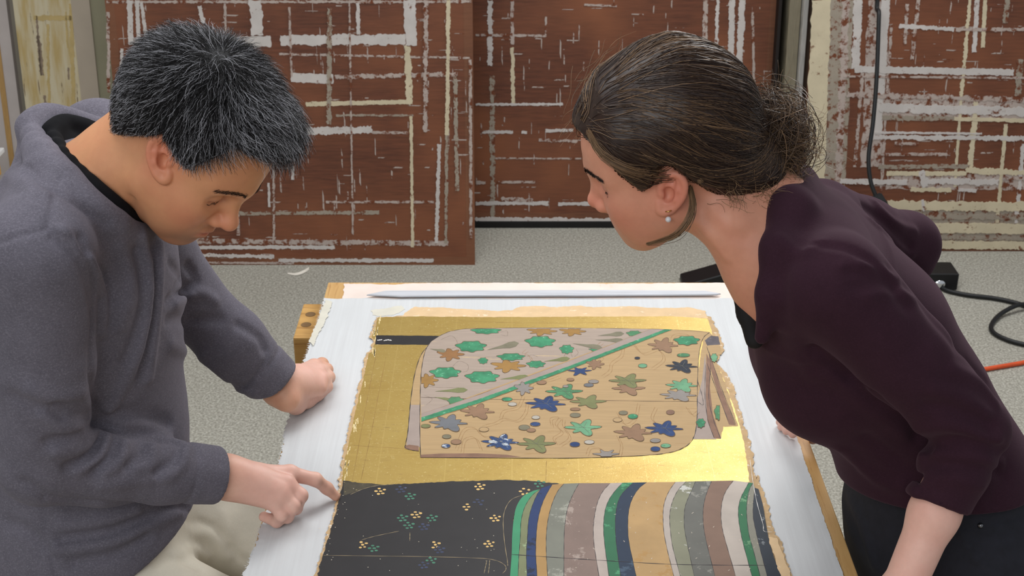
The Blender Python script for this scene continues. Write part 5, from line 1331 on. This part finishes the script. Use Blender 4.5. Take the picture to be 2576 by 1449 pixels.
def woman_hands(s):
    H = lambda px, py, up: onz(px, py, ZB + up)
    w = wRw
    mc = [H(2012, 1060, .040), H(2016, 1070, .042), H(2024, 1078, .040), H(2034, 1086, .035)]
    tips = [H(1962, 1062, .010), H(1966, 1074, .010), H(1978, 1084, .010), H(1994, 1092, .010)]
    for a in mc: s.cone(w + (a - w) * .1, a, .018, .0105, .014)
    for a, t in zip(mc, tips): s.chain([a, a * .5 + t * .5 + np.array([0, 0, .014]), a * .12 + t * .88 + np.array([0, 0, .006]), t], [.0100, .0090, .0082, .0068], .004)
    s.chain([w + np.array([0, -.02, -.01]), H(2062, 1078, .015), H(2050, 1094, -.004), H(2044, 1104, -.012)], [.015, .0115, .0100, .0085], .010)
    w = wLw; d = (wLw - wLe) / np.linalg.norm(wLw - wLe)
    kn = w + d * .085 + np.array([-.02, 0, 0])
    zf = ZB + .012
    for i, yy in enumerate((.030, .010, -.010, -.028)):
        a = kn + np.array([0, yy, .0]); t = a + np.array([-.055, 0.0, 0]); t[2] = zf - .002
        a[2] = max(a[2], zf + .022)
        s.cone(w, a, .022, .011, .016); s.chain([a, (a + t) / 2 + np.array([0, 0, .014]), t], [.0105, .0095, .0075], .004)
    s.chain([w, w * .4 + kn * .6 + np.array([.0, .045, 0]), kn + np.array([-.02, .062, -.0])], [.018, .013, .0095], .01)
s = Sdf()
head(s, wR, wO, wS, True, math.radians(24), EARW, .92)
wnk = wO + wR @ np.array([-.026, 0, -.045])
s.chain([wnk, wnk * .5 + wN * .5, wN + np.array([.01, 0, -.02])], [.048, .047, .060], .03)
s.cone(wO + wR @ np.array([-.05, 0, .0]), wN + np.array([.02, 0, .02]), .045, .052, .03)
s.loft([wN + [.02, 0, -.02], wUC, wM, wW, wH], [(vY, .10, .060), (vY, .135, .088), (vY, .125, .095), (vY, .10, .08), (vY, .11, .085)], .04)
# the bare upper chest inside the neckline
s.chain([J(1835, 565, 1.80), J(1910, 690, 1.825), J(1928, 790, 1.845)], [.036, .035, .022], .03)
s.cone(wN + [.01, 0, -.01], wLs + [0, .02, -.01], .048, .042, .05); s.cone(wN + [.01, 0, -.01], wRs + [0, -.02, -.01], .048, .042, .05)
mdw = wLe * .5 + wLw * .5
s.chain([wLs, wLe, mdw, wLw], [.044, .030, .0295, .026], .02); s.chain([wRs, wRe, wRw], [.044, .037, .026], .02)
woman_hands(s)
s.fold([(1790, 560), (1820, 590), (1870, 600)], .010, -.002, 5)
s.fold([(1740, 540), (1790, 600), (1830, 650)], .008, .0025, 5)
V, Q = keep_main(*s.mesh(0.0023))
wbody = fast_mesh('body', V, Q, wskin, person2)
vcol(wbody, tint_body(V, s, (206, 148, 122), wR, wO, wS, True, [(J(2300, 1400, 1.79), .16), (onz(2000, 1075, ZB + .02), .08)], lips=(190, 104, 96), ear_off=EARW))
wom_s = s
# ---- hair: a smooth shell, long strands drawn back into the knot
bun = J(1896, 345, 1.845)
LW = [(-.16, -.075), (-.090, -.066), (-.060, -.040), (-.030, .006), (-.016, .036), (.010, .036), (.018, .006), (.034, -.004), (.046, .020), (.058, .048), (.074, .072), (.090, .086), (.16, .09)]
def th_w(q):
    top = np.clip((q[:, 2] - .03) / .07, 0, 1); back = np.clip((-q[:, 0] + .02) / .08, 0, 1); front = np.clip((q[:, 0] - .05) / .03, 0, 1)
    return .012 + .015 * top * (1 - .6 * front) + .014 * back
hw = hair_field(wR, wO, wS, LW, th_w)
hw.cone(wO + wR @ np.array([-.075, 0, .03]), bun, .050, .030, .05)
hw.ell(bun + np.array([.012, 0, 0]), (.034, .036, .038), .03)
hw.ell(J(1838, 432, 1.80), (.052, .045, .032), .03)
hw.ell(J(1905, 430, 1.815), (.034, .035, .030), .03)
HV, HQ = keep_main(*hw.mesh(0.0034))
whair_m = hair_mat('woman_hair', 0.36, 0.38)
whair = fast_mesh('hair', HV, HQ, whair_m, person2)
vcol(whair, cap_tint(HV, (46, 32, 27), .2))
cent = HV[HQ].mean(1); loc = (cent - wO) @ wR / wS
up = loc[:, 2] - np.interp(loc[:, 0], [p[0] for p in LW], [p[1] for p in LW])
ok = np.flatnonzero((up > .001) & (np.linalg.norm(cent - bun, axis=1) > .045))
N = 5200
idx = rg.choice(ok, N)
# favour roots at the hairline
hl = np.flatnonzero((up > .001) & (up < .012) & (loc[:, 0] > -.07)); idx[:2000] = rg.choice(hl, 2000)
p = cent[idx] + rg.normal(0, .001, (N, 3)); K = 16
off = rg.uniform(-.0006, .0016, N)
tgt = bun + rg.normal(0, .012, (N, 3)); paths = []
dist0 = np.linalg.norm(tgt - p, axis=1); pw = p.astype(f32)
wav = rg.normal(0, 1, N)
for i in range(K):
    g_ = hw.grad(pw); d_ = hw.ev(pw)
    pw = pw - g_ * np.clip(d_ - off * min(1, i / 3 + .2), -.006, .006)[:, None]
    paths.append(pw.copy())
    v = tgt - pw; dn = np.linalg.norm(v, axis=1)[:, None]; v = v / (dn + 1e-6)
    v = v - g_ * (v * g_).sum(1)[:, None]; v /= np.linalg.norm(v, axis=1)[:, None] + 1e-6
    v += np.cross(g_, v) * (.10 * wav * math.sin(i * .55))[:, None]
    pw = (pw + v * (np.minimum(dn[:, 0], dist0) / (K - i) * 1.08)[:, None]).astype(f32)
paths = np.stack(paths, 1)
band = np.sin(loc[idx][:, 2] * 150 + loc[idx][:, 1] * 90) + .8 * np.sin(loc[idx][:, 0] * 110)
lt = np.clip(rg.normal(.12, .16, N) + .42 * (band > 1.0), 0, 1) ** 1.4
cA, cB = np.array(lin(48, 34, 29)), np.array(lin(160, 126, 92))
strand_mesh('hair_strands', paths, .00048, cA + (cB - cA) * lt[:, None], whair_m, whair, .7)
# the knot: loops and loose ends
N = 1500; K = 14
ax = rg.normal(0, 1, (N, 3)); ax /= np.linalg.norm(ax, axis=1)[:, None]
u = np.cross(ax, rg.normal(0, 1, (N, 3))); u /= np.linalg.norm(u, axis=1)[:, None]; v = np.cross(ax, u)
rad = rg.uniform(.020, .050, N); a0 = rg.uniform(0, 6.28, N); sp = rg.uniform(1.2, 3.6, N)
tt = np.linspace(0, 1, K)
ctr = bun + np.array([.014, 0, .0]) + rg.normal(0, .013, (N, 3))
paths = np.stack([ctr + (rad * (1 + .25 * t))[:, None] * (u * np.cos(a0 + sp * t)[:, None] + v * np.sin(a0 + sp * t)[:, None]) + ax * (.012 * (t - .5)) for t in tt], 1)
lt = np.clip(rg.normal(.3, .25, N), 0, 1) ** 1.5
knot = strand_mesh('bun_strands', paths, .00055, cA + (cB - cA) * lt[:, None], whair_m, whair, .6)
# escaping wisps: from the knot outwards, at the nape, above the forehead
W = []
def wisps(n, a, b, sp_a, sp_b, curl, seed):
    r = np.random.default_rng(seed)
    for _ in range(n):
        A_ = np.asarray(a) + r.normal(0, sp_a, 3); B_ = np.asarray(b) + r.normal(0, sp_b, 3); d = B_ - A_
        n1 = np.cross(d, r.normal(0, 1, 3)); n1 /= np.linalg.norm(n1) + 1e-9; n2 = np.cross(d / (np.linalg.norm(d) + 1e-9), n1)
        ph = r.uniform(0, 6.28); c_ = curl * r.uniform(.3, 1.4); bow = r.normal(0, .25)
        W.append([A_ + d * t + n1 * (c_ * math.sin(ph + t * 7) * t + bow * np.linalg.norm(d) * t * (1 - t)) + n2 * c_ * math.cos(ph + t * 7) * t for t in np.linspace(0, 1, 12)])
wisps(260, bun + [.02, 0, .01], J(2002, 330, 1.84), .016, .020, .010, 1)
wisps(160, bun + [.03, 0, .0], J(2010, 400, 1.82), .016, .018, .012, 11)
wisps(90, bun + [.02, 0, .02], J(1960, 255, 1.85), .012, .016, .008, 2)
wisps(240, bun + [.01, 0, -.02], J(1965, 440, 1.80), .014, .016, .008, 3)
wisps(90, J(1880, 450, 1.79), J(1925, 500, 1.78), .014, .012, .006, 4)
wisps(36, J(1820, 465, 1.76), J(1865, 505, 1.755), .016, .010, .005, 7)
wisps(26, J(1500, 215, 1.85), J(1450, 330, 1.85), .018, .014, .006, 5)
wisps(14, J(1480, 200, 1.85), J(1560, 130, 1.85), .012, .015, .006, 6)
W = np.array(W); lt = np.clip(rg.normal(.6, .28, len(W)), 0, 1)
o = strand_mesh('loose_wisps', W, .00042, cA + (cB - cA) * lt[:, None], whair_m, whair, .4)
# the lock that hangs behind the ear to the chin, and the pale lock over the temple
def lock(name, pts, n, wid, lite, seed):
    r = np.random.default_rng(seed); P0 = smooth_path(pts, 16); out = []
    for _ in range(n):
        o_ = r.normal(0, wid, 3); tw = r.uniform(-.5, .5)
        out.append(P0 + o_ * (np.sin(np.linspace(.5, 2.8, 16))[:, None]) + np.cumsum(r.normal(0, wid * .05, (16, 3)), 0))
    lt = np.clip(r.normal(lite, .18, n), 0, 1)
    l_ = strand_mesh(name, np.array(out), .00042, cA + (cB - cA) * lt[:, None], whair_m, whair, .6); del l_['kind']
lock('hanging_lock', [J(1735, 470, 1.752), J(1742, 520, 1.745), J(1730, 560, 1.745), J(1704, 590, 1.752), J(1664, 606, 1.765), J(1628, 614, 1.78)], 90, .0022, .62, 3)
tl = wom_s
pt_ = hw.project(np.array([J(*a, 1.73) for a in ((1500, 330), (1545, 370), (1600, 400), (1650, 425), (1700, 440), (1760, 440))], f32), 12, .0012)
lock('temple_lock', list(pt_), 130, .0032, .5, 4)
for y in (1, -1): brow(wR, wO, wS, y, wom_s, (44, 32, 28), wbody, 300, .0055, m=whair_m)
# earring
er = J(1681, 538, 1.73)
gold_m = mat('earring_gold', (216, 176, 110), 0.25, 0.05, 40, metal=1.0)
pearl = mat('earring_bead', (206, 206, 210), 0.2, 0.05, 60, spec=0.7)
_e = wom_s.hit([(1680, 531), (1681, 548)])
e0 = _e[0] if len(_e) else er
earr = tube('earring', [e0 + np.array([-.003, -.002, .0]), e0 + np.array([0, -.004, .001]), e0 + np.array([.004, -.003, .002])], .0009, gold_m, wbody, 8)
bm = bmesh.new(); bmesh.ops.create_uvsphere(bm, u_segments=16, v_segments=10, radius=.0038)
for v_ in bm.verts: v_.co += Vector(tuple(e0 + np.array([.0006, -.0045, -.0095])))
bm_obj('bead', bm, pearl, earr, smooth=True)
# ---- top
tp = Sdf()
tp.loft([wN + [.045, 0, -.035], wUC + [.012, 0, 0], wM, wW, wH, wP + [0, 0, .035]], [(vY, .125, .064), (vY, .155, .098), (vY, .148, .118), (vY, .126, .108), (np.array([-.2, 1.0, 0]), .150, .122), (np.array([-.2, 1.0, 0]), .158, .128)], .05)
for sy in (-1, 1): tp.ell(wM + np.array([-.066, sy * .058, -.040]), (.066, .068, .066), .06)
tp.cone(wN + [.045, -.03, -.02], wLs + [0, .01, -.006], .060, .060, .06); tp.cone(wN + [.05, .03, -.03], wRs + [0, -.01, -.006], .055, .052, .05)
wC = wLe * .56 + wLw * .44
tp.chain([wLs, mid(wLs, wLe, .5), wLe], [.066, .059, .049], .012)
tp.chain([wLe, mid(wLe, wC, .5), wC + (wC - wLe) * .1], [.049, .045, .040], .010)
wCr = mid(wRe, wRw, .5)
tp.chain([wRs, mid(wRs, wRe, .5), wRe + [.01, 0, .004]], [.056, .052, .048], .02); tp.chain([wRe + [.01, 0, .004], wCr], [.050, .044], .02)
# neckline: open V from the nape down the front
ndir = (wnk - wN) / np.linalg.norm(wnk - wN)
tp.cone(wN + ndir * .070 - [.022, 0, 0], wN + ndir * .2, .056, .066, .012, 's')
vpts = [J(1880, 560, 1.70), J(1862, 660, 1.72), J(1878, 760, 1.74), J(1902, 856, 1.77)]
tp.chain([J(1835, 560, 1.79), J(1855, 690, 1.79), J(1884, 815, 1.79)], [.060, .038, .008], .008, 's')
tp.chain([J(2012, 452, 1.91), J(1990, 525, 1.78), J(1958, 625, 1.74), J(1936, 740, 1.745), J(1916, 848, 1.775)], [.022, .024, .018, .012, .009], .025)
for a, b, r in ((wLe, wC, .040),):
    d = (b - a) / np.linalg.norm(b - a)
    tp.cut(b, d, .085, .12, .004); tp.cone(b - d * .02, b + d * .1, r - .005, r - .003, .003, 's')
d = (wRw - wRe) / np.linalg.norm(wRw - wRe); tp.cut(wCr - d * .02, d, .08, .1, .004)
hA, hB, hC = np.array([.4815, 1.75, .935]), np.array([.573, 1.57, .978]), np.array([.738, 1.68, .962])
hn = np.cross(hB - hA, hC - hA); hn = hn if hn[2] < 0 else -hn
tp.plane(hA, hn, .006)
tp.folds([(pts, wd, am) for pts, wd, am in ((((2050, 615), (2130, 625), (2200, 665), (2250, 720)), .006, -.005), (((1960, 600), (2010, 640), (2060, 612)), .008, .004), (((2140, 680), (2200, 690), (2250, 720)), .009, -.006), (((2120, 670), (2190, 672), (2260, 700)), .008, .004), (((2150, 720), (2230, 720), (2280, 770)), .010, -.005), (((2190, 740), (2240, 730), (2300, 750)), .009, .004),
                    (((2050, 880), (2110, 925), (2200, 995), (2290, 1075), (2335, 1130)), .009, -.012), (((2040, 940), (2120, 960), (2190, 1030), (2280, 1090)), .012, .004),
                    (((2350, 980), (2420, 1000), (2480, 1040)), .010, .005), (((2330, 1020), (2400, 1030), (2490, 1070)), .009, -.005), (((2310, 1080), (2390, 1070), (2510, 1110)), .009, .006), (((2330, 1110), (2420, 1105), (2520, 1140)), .008, -.006), (((2320, 1140), (2420, 1150), (2520, 1170)), .009, .005), (((2330, 1165), (2430, 1170), (2510, 1185)), .008, -.005), (((2330, 1210), (2400, 1205), (2470, 1225)), .008, .003),
                    (((2400, 930), (2460, 960), (2500, 1010)), .010, .005), (((2240, 680), (2320, 770), (2400, 870), (2480, 960)), .010, -.003), (((2300, 640), (2380, 740), (2480, 900), (2560, 1040)), .014, .003),
                    (((2480, 1080), (2530, 1180), (2500, 1260)), .010, -.004), (((2000, 700), (1990, 800), (2010, 900)), .016, .003), (((2180, 1100), (2260, 1160), (2310, 1200)), .012, -.005), (((2120, 1130), (2200, 1200), (2300, 1240)), .012, .005),
                    (((2175, 520), (2230, 560), (2290, 620)), .008, -.006), (((2200, 510), (2250, 560), (2300, 580)), .008, .004), (((2190, 555), (2240, 600), (2290, 640)), .008, .004))])
V, Q = keep_main(*tp.mesh(0.0042)); top = fast_mesh('knit_top', V, Q, plum, person2)
# black camisole edge showing inside the neckline
cam_s = Sdf()
cpts = [J(1822, 640, 1.845), J(1852, 720, 1.84), J(1876, 790, 1.835), J(1898, 855, 1.82)]
cam_s.chain(cpts, [.005, .0085, .0105, .012], .01)
cam_s.loft([wUC + [.01, 0, 0], wM, wW], [(vY, .132, .082), (vY, .132, .106), (vY, .11, .095)], .04)
for sy in (-1, 1): cam_s.ell(wM + np.array([-.062, sy * .058, -.036]), (.060, .062, .060), .05)
V, Q = keep_main(*cam_s.mesh(0.005)); fast_mesh('camisole', V, Q, camis, person2)
# ---- jeans
jn = Sdf()
vR = np.array([-.22, 1.0, 0.0])
jn.loft([wH + [.004, 0, 0], wP, wP - [0, 0, .06]], [(vR, .142, .114), (vR, .166, .126), (vR, .168, .122)], .03)
for sy in (-1, 1):
    hp = wP + np.array([-.022 * sy, sy * .088, -.02]); kp = np.array([.640, 1.70 + sy * .10, .47]); fp = np.array([.68, 1.70 + sy * .11, .085])
    jn.chain([hp, mid(hp, kp, .5), kp, mid(kp, fp, .5), fp], [.098, .085, .064, .060, .052], .03); jn.cut(fp, [0, 0, -1], .1, .1)
jn.folds([(pts, wd, am) for pts, wd, am in ((((2330, 1330), (2440, 1325), (2560, 1300)), .004, -.002), (((2420, 1340), (2440, 1390), (2500, 1449)), .006, .003), (((2130, 1230), (2170, 1320), (2200, 1420)), .012, .004))])
V, Q = keep_main(*jn.mesh(0.005)); jeans = fast_mesh('jeans', V, Q, jean, person2)
rv = jn.hit([(2466, 1322)])
if len(rv):
    bm = bmesh.new(); bmesh.ops.create_uvsphere(bm, u_segments=14, v_segments=8, radius=.0042)
    for v_ in bm.verts: v_.co += Vector(tuple(rv[0]))
    bm_obj('rivet', bm, mat('rivet_steel', (120, 122, 126), 0.3, 0.1, 60, metal=1.0), jeans, smooth=True)
for sy in (-1, 1):
    fp = np.array([.68, 1.70 + sy * .11, .085]); sh = Sdf()
    sh.cone(fp + [.02, 0, -.05], fp + [-.15, 0, -.058], .034, .026, .02); sh.cone(fp + [.01, 0, .0], fp + [0, 0, -.03], .042, .042, .03); sh.plane([0, 0, .001], [0, 0, -1], .004)
    V, Q = keep_main(*sh.mesh(0.006)); fast_mesh('shoe', V, Q, shoe_m, person2)
# ------------------------------------------------------------------ floor things: stand base, cables, scrap, table at the side
cable_m = mat('black_cable_rubber', (20, 22, 24), 0.5, 0.15, 40)
r = empty('stand_base', (1.08, 4.36, 0)); tag(r, 'low black metal base on the carpet behind the woman, one end tapering', 'base')
V = []
for y in (4.30, 4.40):
    V += [(.586, y, 0), (1.525, y, 0), (1.525, y, .062), (.74, y, .066), (.586, y, .018)]
F = [(0, 1, 2, 3, 4), (9, 8, 7, 6, 5)] + [(i, i + 5, (i + 1) % 5 + 5, (i + 1) % 5) for i in range(5)]
bm = bmesh.new(); vv = [bm.verts.new(v) for v in V]
for f in F: bm.faces.new([vv[i] for i in f])
bmesh.ops.recalc_face_normals(bm, faces=bm.faces[:])
bmesh.ops.bevel(bm, geom=bm.edges[:], offset=.003, segments=1, affect='EDGES')
bm_obj('bar', bm, mat('black_powder_coat', (18, 18, 20), 0.5, 0.15, 30), r)
chrome = mat('chrome', (220, 224, 228), 0.12, 0.03, 20, metal=1.0)
ck = onz(2364, 709, .03)
bm = bmesh.new(); bmesh.ops.create_uvsphere(bm, u_segments=16, v_segments=10, radius=.017)
for v in bm.verts: v.co = Vector((v.co.x * 1.3 + ck[0], v.co.y * .7 + ck[1], v.co.z + .022))
bm_obj('knob', bm, chrome, r, smooth=True)
pts = [onz(*p, .009) for p in ((2368, 724), (2390, 733), (2440, 743), (2500, 750), (2548, 760), (2600, 776), (2700, 812), (2900, 850), (3300, 830))]
o = tube('floor_cable', smooth_path(pts, 40), .0075, cable_m); tag(o, 'black cable running from the stand base across the carpet', 'cable')
pts = [onz(*p, .0245) for p in ((3300, 690), (2690, 740), (2610, 757), (2560, 768), (2518, 783), (2496, 806), (2502, 826), (2540, 845), (2600, 860), (2700, 880), (3000, 930), (3350, 920))]
pts = [p - [0, 0, .016 * min(1, abs(i - 3) / 1.5)] for i, p in enumerate(pts)]
o = tube('floor_cable', smooth_path(pts, 50), .0075, cable_m); tag(o, 'looped black cable on the carpet, curving back under the straight one', 'cable')
pts = [onz(*p, .0075) for p in ((2380, 944), (2440, 935), (2500, 925), (2560, 915), (2680, 895), (2950, 890), (3350, 960))]
o = tube('orange_cord', smooth_path(pts, 30), .0072, mat('orange_rubber', (214, 84, 40), 0.5, 0.1, 40)); tag(o, 'orange extension cord lying on the carpet', 'cord')
r = empty('hanging_cable', tuple(J(2202, 520, 4.72))); tag(r, 'black cable hanging in front of the pale edged panel, a plug at its end', 'cable')
top = J(2213, -60, 4.72)
pts = [np.array([top[0] + .01, top[1], 3.0]), np.array([top[0] + .006, top[1], 2.0]), top] + [J(*p, 4.72) for p in ((2211, 40), (2205, 200), (2196, 310), (2185, 395), (2190, 455), (2204, 495))]
tube('wire', smooth_path(pts, 60), .0072, cable_m, r)
a, b = J(2203, 490, 4.72), J(2224, 530, 4.72)
d = (b - a) / np.linalg.norm(b - a); sd = np.cross(d, [0, 1, 0]); sd /= np.linalg.norm(sd); dp = np.cross(d, sd)
V = [c + sd * u * w + dp * v * .014 for c, w in ((a, .019), (b, .023)) for u, v in ((-1, -1), (1, -1), (1, 1), (-1, 1))]
bm = bmesh.new(); vv = [bm.verts.new(v) for v in V]
for f in ((0, 3, 2, 1), (4, 5, 6, 7), (0, 1, 5, 4), (1, 2, 6, 5), (2, 3, 7, 6), (3, 0, 4, 7)): bm.faces.new([vv[i] for i in f])
bmesh.ops.recalc_face_normals(bm, faces=bm.faces[:]); bmesh.ops.bevel(bm, geom=bm.edges[:], offset=.004, segments=2, affect='EDGES')
bm_obj('plug', bm, cable_m, r)
low = np.array([b[0] + .02, b[1] - .1, .25]); tube('lower_wire', smooth_path([b - d * .004, b * .6 + low * .4, low, np.array([1.30, 4.352, .066])], 20), .0072, cable_m, r)
sc_ = [onz(*p, .002) for p in ((724, 689), (745, 691), (765, 685), (778, 678))]
P = smooth_path(sc_, 12); V, F = [], []
for i, p in enumerate(P):
    w = .006 * math.sin(.3 + 2.5 * i / 11); V += [p + [0, -w, 0], p + [0, w, .004 + .006 * (i / 11) ** 2]]
F = [(2 * i, 2 * i + 1, 2 * i + 3, 2 * i + 2) for i in range(11)]
o = mesh_obj('paper_scrap', V, F, mat('scrap_paper', (222, 216, 204), 0.8, 0.04, 40)); tag(o, 'small curled scrap of white paper on the carpet', 'paper')
tx = float(J(5, 366, 4.52)[0])
r = empty('side_table', (tx - .3, 4.27, 0)); tag(r, 'narrow white topped side table, barely in view behind the man', 'table')
zt_ = float(J(0, 366, 4.55)[2])
bm_obj('tabletop', box_geo(tx - .3, 4.27, zt_ - .01, .6, .05, .016, .003), mat('white_laminate', (226, 226, 226), 0.5, 0.03, 20), r)
bm_obj('apron', box_geo(tx - .305, 4.27, zt_ - .055, .57, .036, .074, .002), pine_x, r)
for sx in (tx - .56, tx - .05): bm_obj('leg', box_geo(sx, 4.27, (zt_ - .09) / 2, .03, .03, zt_ - .09, .002), pine_x, r)
